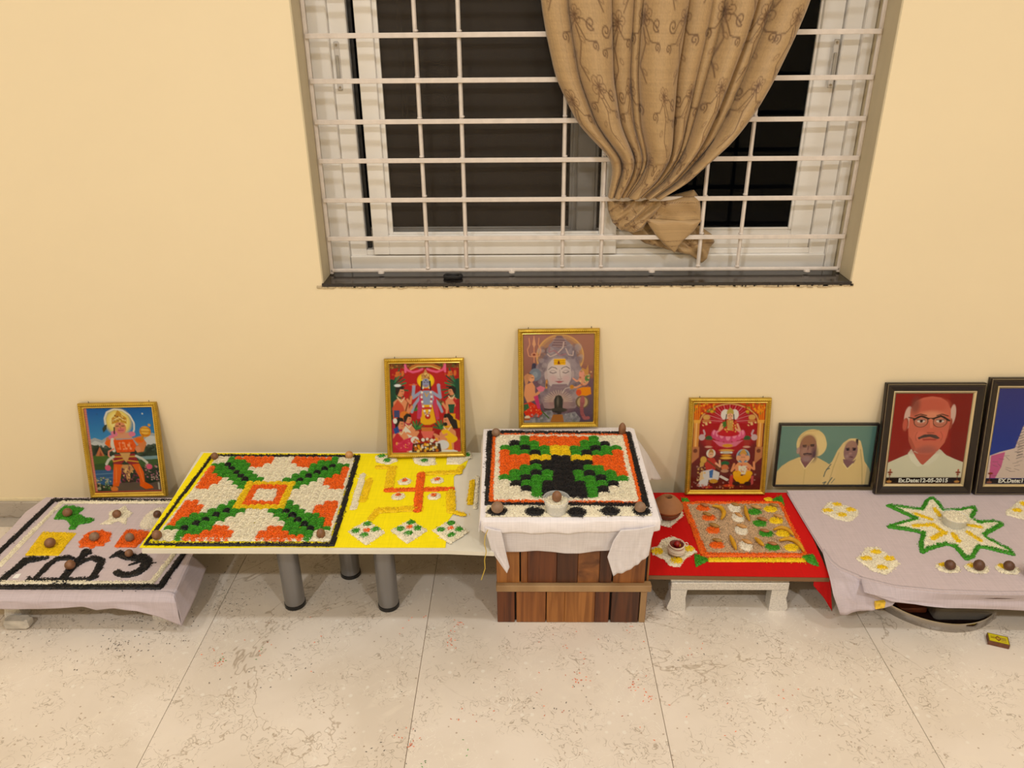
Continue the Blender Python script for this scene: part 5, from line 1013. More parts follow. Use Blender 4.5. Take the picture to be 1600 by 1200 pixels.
# --- large pale meditating face
def c_face():
    c = Canvas(.21, .28, 118, 158, (168, 116, 110)); c.grad(0, .5, (176, 120, 112), (150, 98, 86)).grad(.5, 1, (120, 88, 104), (92, 76, 96)); c.pg([(.55, 0), (1, 0), (1, .35), (.55, .35)], (176, 122, 96), .5)
    c.el(.52, .25, .34, .25, (222, 170, 112)); c.el(.52, .25, .32, .235, (196, 146, 108)); c.el(.52, .25, .29, .21, (178, 130, 108))
    c.pg([(.36, .12), (.46, .04), (.56, .04), (.66, .10), (.74, .20), (.80, .34), (.86, .45), (.83, .58), (.86, .72), (.74, .84), (.30, .84), (.22, .66), (.24, .52), (.17, .36), (.24, .30), (.32, .22)], (150, 132, 142)); c.spots(160, .22, .84, .14, .80, [(130, 112, 124), (170, 152, 158), (110, 92, 104), (186, 168, 170)], .045, 1, .45)
    c.pg([(.40, .13), (.43, .07), (.47, .015), (.54, .015), (.59, .07), (.61, .13), (.5, .15)], (134, 104, 110))
    for k in range(4): c.ln([(.42, .05 + .028 * k), (.60, .055 + .028 * k)], .008, (196, 168, 168), .8)
    c.ln(resample([(.34, .22), (.38, .25), (.47, .22), (.56, .15), (.57, .09)], 24), .016, (214, 186, 178)); c.ln(resample([(.60, .16), (.64, .23), (.70, .24), (.71, .19)], 20), .014, (214, 186, 178)); c.ln(resample([(.37, .14), (.36, .20), (.44, .18), (.52, .24), (.6, .22)], 20), .02, (176, 120, 130), .8)
    # face
    c.pg([(.33, .42), (.35, .33), (.42, .27), (.58, .27), (.66, .33), (.68, .42), (.68, .50), (.64, .57), (.57, .61), (.50, .625), (.43, .61), (.37, .57), (.34, .50)], (206, 186, 186)); c.pg([(.41, .56), (.62, .56), (.66, .64), (.60, .70), (.42, .70), (.36, .64)], (150, 126, 136)); c.el(.5, .38, .14, .11, (222, 202, 200), soft=.10); c.el(.42, .50, .05, .04, (214, 180, 182), soft=.05); c.el(.61, .50, .05, .04, (214, 180, 182), soft=.05)
    c.pg([(.43, .275), (.60, .275), (.60, .345), (.43, .345)], (244, 186, 40)); c.ln([(.43, .295), (.60, .295)], .005, (180, 110, 30)); c.ln([(.43, .32), (.60, .32)], .005, (180, 110, 30)); c.el(.50, .315, .013, .018, (110, 20, 30)); c.ln([(.485, .33), (.52, .33)], .01, (100, 20, 30))
    c.ln(resample([(.355, .395), (.40, .365), (.455, .375), (.475, .39)], 14), .009, (60, 44, 50)); c.ln(resample([(.54, .39), (.56, .373), (.61, .362), (.655, .385)], 14), .009, (60, 44, 50))
    c.ln(resample([(.375, .425), (.42, .437), (.465, .428)], 12), .010, (70, 50, 58)); c.ln(resample([(.56, .428), (.60, .437), (.645, .42)], 12), .010, (70, 50, 58)); c.ln(resample([(.375, .415), (.42, .402), (.465, .42)], 12), .005, (140, 112, 118)); c.ln(resample([(.56, .42), (.60, .402), (.645, .412)], 12), .005, (140, 112, 118))
    c.ln([(.515, .40), (.52, .46), (.53, .49)], .008, (176, 150, 152)); c.ln([(.49, .50), (.52, .508), (.545, .50)], .008, (160, 116, 120)); c.pg([(.455, .53), (.51, .522), (.57, .53), (.53, .548), (.50, .55)], (190, 110, 118)); c.ln([(.45, .53), (.575, .53)], .005, (130, 66, 76)); c.ln([(.44, .59), (.52, .605), (.6, .59)], .01, (170, 146, 150), .7)
    c.el(.32, .46, .022, .05, (200, 176, 176)); c.el(.70, .45, .022, .05, (186, 164, 166)); c.ln([(.33, .52), (.325, .60)], .028, (214, 150, 84)); c.el(.33, .57, .012, .02, (120, 80, 60))
    # trident
    for dx in (-1, 1): c.ln(resample([(.15, .25), (.15 + dx * .075, .24), (.15 + dx * .095, .17), (.15 + dx * .06, .11), (.15 + dx * .07, .04)], 22), .013, (226, 160, 124))
    c.ln([(.15, .02), (.15, .34)], .014, (222, 150, 116)); c.pg([(.15, .01), (.175, .11), (.15, .15), (.125, .11)], (228, 168, 132)); c.el(.15, .225, .045, .025, (214, 150, 120)); c.el(.15, .225, .02, .012, (140, 60, 50)); c.ln([(.15, .34), (.14, .40)], .06, (60, 56, 80)); c.el(.165, .45, .085, .072, (128, 134, 150)); c.el(.165, .45, .04, .035, (150, 156, 168))
    # kneeling lady
    c.el(.08, .48, .05, .045, (60, 34, 34)); c.el(.11, .49, .045, .042, (236, 168, 128)); c.pg([(.0, .47), (.05, .435), (.13, .45), (.08, .50), (.03, .6)], (214, 150, 110), .9); c.ln([(.11, .485), (.14, .483)], .008, (60, 30, 30)); c.pg([(.02, .57), (.12, .53), (.16, .58), (.17, .74), (.05, .77), (.0, .68)], (232, 160, 118)); c.ln([(.05, .66), (.13, .71), (.22, .65)], .04, (232, 160, 118)); c.pg([(.18, .60), (.24, .575), (.31, .60), (.28, .64), (.22, .65)], (226, 130, 150)); c.pg([(.0, .78), (.10, .76), (.22, .82), (.27, .89), (.22, .94), (.04, .94), (.0, .88)], (222, 62, 44)); c.spots(22, .03, .25, .79, .92, [(246, 190, 120), (240, 120, 90)], .007, 2); c.pg([(.0, .79), (.06, .78), (.08, .83), (0, .87)], (60, 110, 70)); c.pg([(.14, .7), (.2, .68), (.24, .84), (.2, .84)], (210, 70, 120))
    # stone and radiance
    c.el(.5, .78, .20, .10, (214, 160, 146), a=.35, soft=.12); 
    for k in range(17):
        a = -math.pi + k * math.pi / 16; c.ln([(.5 + .08 * math.cos(a), .76 + .06 * math.sin(a)), (.5 + .20 * math.cos(a), .76 + .13 * math.sin(a))], .007, (252, 226, 196), .6)
    c.pg([(.44, .84), (.435, .74), (.46, .695), (.50, .685), (.54, .695), (.565, .74), (.56, .84)], (52, 50, 48)); c.el(.49, .76, .015, .05, (110, 100, 90), soft=.02); c.el(.5, .86, .125, .028, (66, 60, 56)); c.pg([(.44, .87), (.56, .87), (.53, .91), (.47, .91)], (60, 54, 52)); c.ln([(.30, .845), (.42, .86)], .02, (70, 62, 58))
    c.pg([(.28, .88), (.4, .86), (.44, .92), (.62, .90), (.74, .88), (.82, .96), (.80, 1), (.0, 1), (.0, .95), (.25, .95)], (150, 146, 154)); c.spots(60, .1, .8, .89, .99, [(120, 116, 128), (186, 180, 184), (104, 110, 104)], .022, 5, .6); c.pg([(.42, .91), (.56, .91), (.58, 1), (.38, 1)], (176, 116, 62)); c.ln([(.26, .87), (.36, .95)], .02, (80, 110, 60)); c.el(.05, .94, .04, .02, (240, 222, 200)); c.pg([(0, .95), (.1, .95), (.08, .97), (0, .97)], (180, 90, 50))
    # small elephant-headed figure
    c.el(.87, .50, .07, .08, (226, 160, 130)); c.pg([(.80, .43), (.84, .38), (.89, .40), (.92, .34), (.93, .42), (.92, .46), (.84, .46)], (206, 150, 90)); c.el(.83, .45, .04, .045, (232, 160, 140)); c.ln(resample([(.82, .47), (.79, .52), (.76, .53), (.71, .50)], 14), .026, (232, 164, 140)); c.el(.91, .50, .035, .035, (96, 140, 80)); c.ln([(.86, .56), (.76, .60), (.70, .60)], .03, (230, 164, 130)); c.el(.69, .595, .03, .025, (206, 140, 60)); c.pg([(.76, .62), (.84, .60), (.96, .60), (.97, .68), (.90, .70), (.78, .70)], (240, 150, 50)); c.el(.79, .66, .04, .035, (222, 90, 60)); c.ln(resample([(.55, .66), (.60, .61), (.66, .60)], 12), .008, (232, 216, 206)); c.spots(20, .78, .98, .40, .60, [(240, 200, 150), (190, 110, 80), (150, 160, 110)], .013, 7)
    c.el(.845, .77, .10, .075, (120, 96, 80)); c.el(.845, .77, .075, .06, (196, 170, 130)); c.el(.845, .76, .035, .06, (176, 96, 100)); c.ln(resample([(.845, .72), (.835, .82), (.84, .90), (.88, .96), (.93, .955)], 24), .05, (176, 104, 108))
    for k in range(9): c.ln([(.815, .78 + .018 * k), (.865, .782 + .018 * k)], .006, (110, 56, 66))
    return c
# --- three seated figures, lotus, red hall
def c_hall():
    c = Canvas(.215, .275, 120, 156, (112, 24, 26)); c.el(.5, .28, .42, .30, (176, 20, 36), soft=.1); c.pg([(0, .70), (1, .70), (1, 1), (0, 1)], (104, 30, 26)); c.spots(60, 0, 1, .72, .98, [(86, 20, 20), (128, 44, 36), (200, 150, 140)], .012, 1, .6)
    for k in range(23):
        a = -math.pi * (k + .5) / 23; c.ln([(.5 + .10 * math.cos(a), .22 + .07 * math.sin(a)), (.5 + .34 * math.cos(a), .24 + .23 * math.sin(a))], .009, (226, 150, 160) if k % 2 else (210, 70, 90), .85)
    c.ln(resample([(.08, .22), (.12, .14), (.24, .06), (.38, .02), (.5, .005), (.62, .02), (.76, .06), (.88, .14), (.92, .22)], 40), .02, (222, 170, 110)); c.pg([(0, 0), (.38, 0), (.22, .055), (.10, .13), (.06, .2), (0, .2)], (214, 86, 40)); c.pg([(1, 0), (.62, 0), (.78, .055), (.90, .13), (.94, .2), (1, .2)], (214, 86, 40)); c.spots(60, 0, .3, 0, .12, [(246, 170, 60), (190, 50, 30), (120, 130, 50)], .014, 2); c.spots(60, .7, 1, 0, .12, [(246, 170, 60), (190, 50, 30), (120, 130, 50)], .014, 3)
    for x in (.045, .945):
        for k in range(3): c.ln([(x - .025 + .028 * k, .02), (x - .025 + .028 * k, .20)], .012, (240, 150, 50))
        c.pg([(x - .04, .20), (x + .045, .20), (x + .04, .50), (x - .035, .50)], (222, 150, 78)); c.ln([(x, .21), (x, .49)], .02, (246, 196, 130)); c.pg([(x - .05, .19), (x + .055, .19), (x + .05, .225), (x - .045, .225)], (240, 180, 90)); c.pg([(x - .05, .50), (x + .055, .50), (x + .055, .62), (x - .05, .70)], (196, 126, 86)); c.el(x, .545, .03, .024, (120, 60, 40))
    for s_ in (-1, 1):
        X = lambda v: .5 + s_ * (v - .5)
        c.el(X(.82), .16, .05, .03, (222, 170, 100)); c.el(X(.82), .20, .06, .016, (206, 130, 80)); c.spots(10, min(X(.76), X(.88)), max(X(.76), X(.88)), .21, .26, [(240, 210, 150)], .011, 5); c.el(X(.75), .095, .025, .016, (222, 170, 60))
        c.el(X(.87), .39, .045, .035, (206, 180, 186)); c.ln(resample([(X(.86), .38), (X(.83), .35), (X(.85), .31)], 10), .025, (206, 176, 184)); c.el(X(.77), .40, .05, .03, (60, 90, 50)); c.pg([(X(.72), .42), (X(.82), .42), (X(.80), .50), (X(.74), .50)], (170, 50, 44)); c.el(X(.77), .50, .05, .012, (220, 170, 150))
    # lotus
    for k, (dx, w_, hh) in enumerate(((-.20, .04, .06), (.20, .04, .06), (-.15, .05, .07), (.15, .05, .07), (-.09, .055, .08), (.09, .055, .08), (0, .06, .085))):
        c.el(.5 + dx, .405 - abs(dx) * .25, w_, hh * .8, (226, 96, 140) if k % 2 else (214, 84, 128)); c.el(.5 + dx, .385 - abs(dx) * .25, w_ * .55, hh * .5, (244, 160, 186), a=.8)
    c.pg([(.28, .42), (.5, .46), (.72, .42), (.62, .49), (.5, .51), (.38, .49)], (222, 120, 150)); c.el(.5, .485, .075, .02, (226, 160, 60))
    # lady on lotus
    c.el(.44, .13, .06, .06, (236, 226, 220)); c.el(.57, .13, .06, .06, (236, 226, 220)); c.pg([(.38, .24), (.44, .18), (.58, .18), (.64, .24), (.62, .34), (.40, .34)], (196, 44, 44)); c.pg([(.40, .22), (.46, .20), (.47, .26), (.42, .29)], (70, 120, 50)); c.pg([(.47, .19), (.56, .19), (.55, .36), (.49, .36)], (206, 160, 90)); c.el(.50, .345, .16, .035, (200, 30, 44)); c.ln([(.40, .24), (.37, .31), (.41, .28)], .03, (236, 176, 140)); c.ln([(.62, .24), (.66, .31), (.61, .30)], .03, (236, 176, 140)); c.spots(24, .42, .6, .2, .35, [(246, 210, 120), (226, 150, 70)], .009, 6)
    c.el(.51, .145, .042, .045, (240, 184, 150)); c.pg([(.46, .13), (.465, .085), (.51, .05), (.555, .085), (.56, .13), (.51, .11)], (196, 170, 90)); c.ln([(.49, .145), (.505, .145)], .007, (40, 20, 20)); c.ln([(.52, .145), (.535, .145)], .007, (40, 20, 20)); c.ln([(.50, .168), (.522, .168)], .006, (200, 30, 40)); c.el(.51, .125, .006, .006, (190, 20, 30)); c.ln([(.46, .13), (.45, .2)], .014, (30, 20, 22)); c.ln([(.56, .13), (.57, .2)], .014, (30, 20, 22))
    # fountain column between
    for k, (y_, w_) in enumerate(((.54, .10), (.565, .085), (.60, .07), (.63, .08))): c.el(.49, y_, w_, .014, [(226, 170, 90), (206, 200, 190), (226, 160, 60), (240, 190, 90)][k])
    c.el(.42, .565, .015, .01, (230, 236, 240)); c.el(.56, .565, .015, .01, (230, 236, 240)); c.el(.48, .69, .06, .025, (30, 100, 60)); c.el(.48, .74, .05, .035, (214, 120, 80)); c.el(.48, .78, .055, .02, (200, 150, 120))
    # white-robed lady with lute
    c.el(.27, .575, .065, .05, (234, 226, 216)); c.el(.27, .585, .04, .042, (240, 184, 150)); c.pg([(.24, .575), (.245, .54), (.27, .52), (.30, .54), (.31, .575), (.27, .56)], (190, 140, 80)); c.ln([(.258, .585), (.27, .585)], .006, (40, 20, 20)); c.ln([(.28, .585), (.292, .585)], .006, (40, 20, 20)); c.pg([(.19, .70), (.23, .63), (.32, .63), (.36, .68), (.34, .78), (.22, .78)], (196, 60, 50)); c.ln([(.16, .62), (.40, .76)], .025, (128, 72, 40)); c.el(.17, .65, .045, .04, (222, 176, 90)); c.el(.15, .70, .03, .03, (214, 170, 90))
    c.pg([(.17, .78), (.30, .76), (.41, .80), (.40, .88), (.33, .93), (.26, .88), (.24, .97), (.10, .96), (.14, .88)], (226, 220, 222)); c.pg([(.26, .78), (.32, .76), (.31, .86), (.27, .86)], (60, 110, 180)); c.ln([(.16, .80), (.14, .88)], .04, (236, 200, 160)); c.ln([(.35, .69), (.41, .73), (.40, .66)], .028, (240, 184, 150)); c.el(.33, .90, .06, .025, (214, 160, 70)); c.spots(16, .1, .26, .93, .98, [(214, 180, 170), (200, 120, 110)], .012, 8); c.pg([(.40, .85), (.43, .83), (.55, .88), (.52, .90)], (232, 222, 214)); c.spots(20, .1, .2, .72, .9, [(236, 206, 150), (226, 180, 110)], .012, 12)
    # elephant-headed figure
    c.el(.73, .61, .095, .085, (176, 190, 200)); c.el(.73, .61, .078, .07, (96, 116, 150)); c.pg([(.67, .59), (.70, .545), (.73, .52), (.76, .545), (.79, .59)], (214, 160, 80)); c.el(.73, .625, .05, .045, (232, 160, 120)); c.el(.665, .63, .03, .032, (236, 170, 130)); c.el(.795, .63, .03, .032, (236, 170, 130)); c.ln(resample([(.73, .64), (.735, .69), (.75, .72), (.74, .74)], 12), .03, (236, 164, 124)); c.ln([(.712, .62), (.72, .62)], .007, (30, 20, 20)); c.ln([(.742, .62), (.75, .62)], .007, (30, 20, 20))
    c.pg([(.62, .72), (.67, .68), (.80, .68), (.86, .72), (.84, .82), (.64, .82)], (234, 156, 112)); c.pg([(.67, .72), (.80, .72), (.78, .82), (.69, .82)], (236, 226, 210)); c.pg([(.61, .80), (.73, .84), (.86, .80), (.87, .85), (.80, .93), (.68, .93), (.61, .86)], (244, 176, 20)); c.el(.66, .81, .06, .035, (246, 184, 24)); c.el(.83, .81, .05, .03, (246, 184, 24)); c.ln([(.62, .74), (.58, .78), (.61, .70)], .03, (234, 156, 112)); c.ln([(.86, .74), (.90, .76), (.89, .68)], .03, (234, 156, 112)); c.pg([(.56, .84), (.61, .82), (.60, .95), (.55, .95)], (200, 70, 60)); c.pg([(.86, .84), (.90, .84), (.90, .93), (.87, .95)], (200, 90, 90)); c.el(.66, .93, .05, .025, (60, 30, 26)); c.el(.82, .93, .05, .025, (60, 30, 26)); c.spots(16, .65, .82, .68, .8, [(206, 60, 50), (240, 200, 110)], .010, 9)
    c.el(.25, .97, .07, .014, (190, 60, 60)); c.el(.55, .955, .08, .016, (206, 90, 50)); c.el(.55, .95, .05, .012, (230, 70, 50)); c.spots(24, .15, .85, .95, .99, [(220, 150, 90), (150, 60, 50)], .008, 10)
    return c
# --- portraits
def c_couple():
    c = Canvas(.30, .20, 170, 114, (112, 146, 138)); c.el(.42, .3, .4, .5, (122, 152, 142), soft=.3); SH = (234, 206, 152)
    c.pg([(0, 1), (.0, .78), (.05, .68), (.12, .60), (.22, .53), (.40, .52), (.52, .62), (.56, .66), (.56, 1)], SH); c.pg([(.24, .55), (.39, .53), (.36, .62), (.30, .73), (.26, .65)], (140, 96, 100))
    c.el(.335, .30, .155, .235, (240, 212, 156)); c.el(.40, .34, .10, .18, (244, 218, 164)); c.ln([(.20, .2), (.27, .10), (.40, .08)], .01, (214, 184, 128), .7)
    c.el(.305, .38, .092, .215, (160, 118, 108)); c.el(.30, .26, .075, .10, (168, 122, 96), soft=.04); c.el(.29, .44, .06, .08, (182, 142, 128), soft=.04); c.el(.205, .42, .017, .055, (196, 160, 150)); c.el(.38, .48, .03, .10, (96, 70, 84), soft=.04); c.ln([(.25, .335), (.285, .33)], .012, (70, 50, 54)); c.ln([(.33, .325), (.365, .32)], .012, (60, 44, 50)); c.ln([(.255, .355), (.285, .355)], .010, (34, 24, 30)); c.ln([(.335, .345), (.365, .342)], .010, (34, 24, 30)); c.ln([(.31, .34), (.305, .42)], .012, (134, 92, 88)); c.el(.308, .43, .022, .022, (176, 130, 120)); c.ln([(.27, .478), (.305, .470), (.345, .478)], .018, (80, 60, 66)); c.ln([(.275, .50), (.335, .50)], .007, (90, 54, 60)); c.el(.305, .56, .05, .045, (168, 136, 136), soft=.03)
    c.ln([(.24, .60), (.30, .73)], .012, (248, 224, 176)); c.ln([(.38, .55), (.30, .73)], .012, (248, 224, 176)); c.ln([(.30, .73), (.30, 1)], .005, (206, 178, 128))
    c.pg([(.48, 1), (.52, .72), (.58, .60), (.62, .42), (.67, .29), (.73, .22), (.80, .215), (.85, .26), (.88, .38), (.92, .60), (.98, .72), (1, .80), (1, 1)], (238, 210, 158)); c.pg([(.80, .225), (.825, .23), (.83, .34), (.80, .32)], (60, 44, 48))
    c.el(.76, .43, .073, .175, (156, 120, 120)); c.el(.755, .33, .055, .07, (176, 136, 122), soft=.03); c.ln([(.71, .385), (.74, .378)], .01, (60, 44, 52)); c.ln([(.775, .378), (.81, .382)], .01, (60, 44, 52)); c.el(.728, .405, .018, .018, (52, 38, 50)); c.el(.795, .403, .018, .018, (52, 38, 50)); c.el(.76, .47, .018, .02, (184, 142, 138)); c.ln([(.735, .53), (.765, .525), (.79, .532)], .010, (100, 50, 66)); c.el(.73, .52, .02, .03, (180, 146, 146), soft=.03); c.el(.76, .60, .045, .03, (150, 116, 124), soft=.02)
    c.pg([(.69, .56), (.80, .60), (.83, .56), (.80, .66), (.75, .72), (.71, .68)], (142, 104, 112)); c.pg([(.66, .55), (.70, .62), (.75, .72), (.82, .62), (.86, .5), (.90, .7), (.9, 1), (.62, 1)], (236, 208, 154)); c.ln([(.70, .64), (.75, .73), (.80, .64)], .010, (248, 226, 180)); c.ln([(.86, .40), (.90, .66), (.93, 1)], .010, (206, 180, 132)); c.ln([(.64, .45), (.60, .70), (.57, 1)], .008, (206, 180, 132))
    for pts in ([(.57, .65), (.54, .72), (.52, .78), (.51, .86)], [(.53, .74), (.56, .72)], [(.60, .88), (.57, .96), (.56, 1)], [(.51, .97), (.54, .95), (.52, 1)]): c.ln(pts, .010, (70, 96, 104))
    c.ln([(.63, .90), (.60, .97)], .007, (110, 120, 110)); c.pg([(.955, 0), (1, 0), (1, 1), (.955, 1)], (70, 110, 118), .35); c.pg([(0, 0), (1, 0), (1, .015), (0, .015)], (222, 214, 190)); return c
def c_man():
    c = Canvas(.24, .32, 140, 176, (150, 36, 30)); c.pg([(.7, 0), (1, 0), (1, .8), (.82, .8), (.78, .4)], (128, 28, 26), .8); S = (214, 116, 96); SD = (170, 82, 66)
    c.pg([(0, .90), (0, .765), (.14, .71), (.26, .665), (.36, .62), (.68, .62), (.76, .68), (.90, .73), (1, .76), (1, .94), (0, .94)], (226, 220, 200)); c.pg([(.27, .62), (.38, .66), (.68, .64), (.58, .72), (.47, .79), (.38, .75)], (196, 100, 84))
    c.pg([(.25, .66), (.29, .61), (.37, .71), (.46, .80), (.40, .81), (.30, .74)], (238, 232, 216)); c.pg([(.69, .64), (.66, .61), (.56, .71), (.46, .80), (.53, .80), (.64, .73)], (232, 226, 210))
    U0 = c.U; c.U = (c.U + .136) / 1.136
    c.el(.295, .26, .05, .12, (226, 190, 180)); c.el(.80, .23, .035, .11, (222, 186, 176)); c.el(.27, .34, .035, .075, SD); c.el(.265, .34, .025, .06, (206, 100, 84)); c.el(.79, .33, .02, .06, SD)
    c.pg([(.31, .30), (.31, .17), (.36, .08), (.44, .045), (.54, .03), (.64, .045), (.72, .09), (.77, .17), (.785, .28), (.775, .42), (.75, .54), (.68, .635), (.58, .675), (.48, .67), (.38, .61), (.33, .52), (.31, .40)], S)
    c.el(.55, .13, .19, .08, (206, 104, 86), soft=.06); c.el(.56, .24, .12, .05, (232, 152, 124), soft=.06); c.el(.36, .13, .05, .09, (120, 70, 64), soft=.05, a=.7); c.el(.46, .46, .07, .05, (226, 126, 106), soft=.05); c.el(.70, .46, .06, .05, (222, 116, 98), soft=.05); c.pg([(.32, .46), (.36, .50), (.42, .60), (.40, .63), (.34, .55)], SD, .6); c.el(.56, .61, .10, .04, (190, 108, 96), soft=.05); c.el(.52, .635, .16, .03, (168, 96, 88), soft=.05, a=.6)
    # brows, eyes, glasses
    c.ln(resample([(.37, .245), (.43, .225), (.50, .24)], 12), .014, (80, 52, 44)); c.ln(resample([(.62, .24), (.68, .225), (.75, .245)], 12), .014, (80, 52, 44))
    for x, w_ in ((.445, .085), (.665, .085)):
        c.el(x, .305, w_, .065, (96, 60, 52)); c.el(x, .307, w_ - .012, .056, (206, 132, 112)); c.el(x, .30, .045, .018, (232, 214, 204)); c.el(x + .004, .30, .018, .017, (44, 28, 26)); c.ln([(x - .045, .288), (x + .045, .288)], .010, (90, 50, 42)); c.ln(resample([(x - .05, .335), (x, .345), (x + .05, .335)], 8), .008, SD, .7)
    c.ln(resample([(.36, .285), (.44, .245), (.53, .275)], 12), .024, (44, 32, 30)); c.ln(resample([(.58, .275), (.67, .245), (.77, .295)], 12), .024, (44, 32, 30)); c.ln([(.52, .27), (.59, .27)], .014, (50, 36, 34)); c.ln([(.30, .26), (.37, .275)], .014, (50, 36, 34))
    c.ln([(.565, .30), (.575, .38)], .035, (228, 136, 112)); c.el(.57, .405, .048, .028, (218, 116, 96)); c.ln([(.535, .43), (.61, .43)], .008, (120, 56, 50)); c.pg([(.43, .485), (.50, .45), (.57, .445), (.64, .455), (.69, .49), (.66, .50), (.57, .475), (.48, .49), (.45, .505)], (84, 66, 64)); c.ln([(.50, .51), (.58, .505), (.64, .51)], .018, (190, 76, 70)); c.ln([(.49, .50), (.65, .50)], .006, (110, 44, 44)); c.ln(resample([(.42, .42), (.40, .47), (.42, .52)], 8), .010, SD, .6); c.ln(resample([(.69, .42), (.72, .47), (.70, .52)], 8), .010, SD, .6)
    c.U = U0
    c.pg([(0, .935), (1, .935), (1, 1), (0, 1)], (26, 14, 12)); c.pg([(0, .925), (1, .925), (1, .935), (0, .935)], (200, 190, 170))
    for x in (.045, .95):
        c.ln([(x, .86), (x, .97)], .010, (110, 50, 34)); c.el(x, .875, .035, .012, (140, 60, 40)); c.el(x, .85, .012, .014, (190, 100, 70)); c.el(x, .98, .035, .014, (196, 140, 80)); c.el(x, .90, .018, .01, (150, 80, 50))
    return c
def c_woman():
    c = Canvas(.24, .32, 140, 176, (40, 54, 140)); c.grad(0, .7, (56, 58, 130), (30, 60, 160)); W = (226, 206, 198); PK = (206, 84, 150)
    c.pg([(0, .94), (0, .70), (.13, .66), (.32, .62), (.38, .40), (.46, .24), (.60, .13), (.76, .12), (.90, .2), (1, .36), (1, .94)], W); c.el(.70, .36, .22, .23, (70, 62, 62)); c.el(.70, .42, .20, .21, (150, 92, 66)); c.el(.70, .34, .16, .10, (176, 112, 84), soft=.05); c.el(.70, .62, .12, .10, (140, 84, 62))
    c.ln([(.58, .34), (.66, .33)], .016, (50, 34, 30)); c.ln([(.75, .33), (.83, .34)], .016, (50, 34, 30)); c.el(.62, .375, .035, .016, (40, 28, 28)); c.el(.79, .375, .035, .016, (40, 28, 28)); c.el(.70, .44, .035, .03, (166, 102, 76)); c.ln([(.64, .52), (.70, .53), (.76, .52)], .016, (130, 54, 50)); c.el(.70, .29, .012, .01, (150, 20, 30))
    c.pg([(.44, .26), (.50, .18), (.54, .30), (.50, .45), (.56, .60), (.66, .70), (.70, .94), (.52, .94), (.46, .70), (.44, .50)], PK); c.pg([(.02, .70), (.20, .66), (.18, .82), (.12, .94), (.04, .94)], PK, .9); c.pg([(.90, .24), (.96, .3), (.94, .6), (.8, .72), (.76, .70), (.88, .55)], PK)
    c.pg([(.30, .94), (.52, .90), (.52, .94)], W); rs = np.random.RandomState(2)
    for k in range(46):
        x, y = rs.uniform(.04, .56), rs.uniform(.46, .92)
        if x < .3 and y < .70: continue
        a = rs.uniform(-.5, .8); c.ln([(x, y), (x + .07 * math.cos(a), y + .05 * math.sin(a))], .006, (120, 96, 104), .8)
    for k in range(12): y = .38 + .03 * k; c.ln([(.36, y + .02), (.43, y)], .008, (80, 72, 80))
    c.pg([(0, .945), (1, .945), (1, 1), (0, 1)], (20, 12, 14)); c.ln([(.05, .88), (.05, .97)], .010, (110, 50, 34)); c.el(.05, .89, .035, .012, (140, 60, 40)); c.el(.05, .985, .035, .012, (150, 90, 70)); return c
def letter_strip(t, w, h, text, size, zc, x=0.0):
    cu = bpy.data.curves.new('date_text', 'FONT'); cu.body = text; cu.size = size; cu.offset = size * .045; cu.align_x = 'LEFT' if x else 'CENTER'; cu.align_y = 'CENTER'; cu.extrude = .0001; cu.resolution_u = 2; cu.space_character = 1.04
    o = bpy.data.objects.new('date_text', cu); COL.objects.link(o); dg = bpy.context.evaluated_depsgraph_get(); me = bpy.data.meshes.new_from_object(o.evaluated_get(dg)); bpy.data.objects.remove(o); me.materials.clear(); me.materials.append(mat('white_print', (244, 240, 234), .6))
    ob = bpy.data.objects.new('date_text', me); link(ob, t); ob.matrix_local = Matrix.Translation((x, -.0088, zc)) @ Matrix.Rotation(math.pi / 2, 4, 'X')
framed('picture', 'gilt-framed print of a monkey-faced orange figure under a blue sky', .244, .314, (-1.272, -.067, LZ + .001), .045, 'gold', c_monkey())
framed('picture', 'gilt-framed print of a blue-skinned figure with kneeling worshippers on red', .243, .309, (-.2975, -.089, WZ + .004), .03, 'gold', c_red())
framed('picture', 'gilt-framed print of a large pale meditating face with a black stone', .245, .308, (.1098, -.058, CZT + .003), .03, 'gold', c_face())
framed('picture', 'gilt-framed print of a woman on a pink lotus above two seated figures', .254, .318, (.6445, -.066, RZ + .001), 0, 'gold', c_hall())
framed('photograph', 'thin black-framed portrait of an old couple, white turban and veil', .312, .217, (.965, -.028, TZ + .0005), 0, 'thin', c_couple(), 'photo')
tm = framed('photograph', 'dark-framed portrait of a bald man in glasses on red, dated 12-05-2015', .303, .362, (1.2658, -.070, TZ + .0005), 0, 'dark', c_man(), 'photo')
letter_strip(tm, 0, 0, 'Ex.Date:12-05-2015', .0185, .034 + .0095)
tw = framed('photograph', 'dark-framed portrait of a woman in pink-white veil on blue, partly out of frame', .303, .379, (1.578, -.072, TZ + .0005), 0, 'dark', c_woman(), 'photo')
letter_strip(tw, 0, 0, 'EX.Date:19-', .0185, .034 + .0095, -.078)

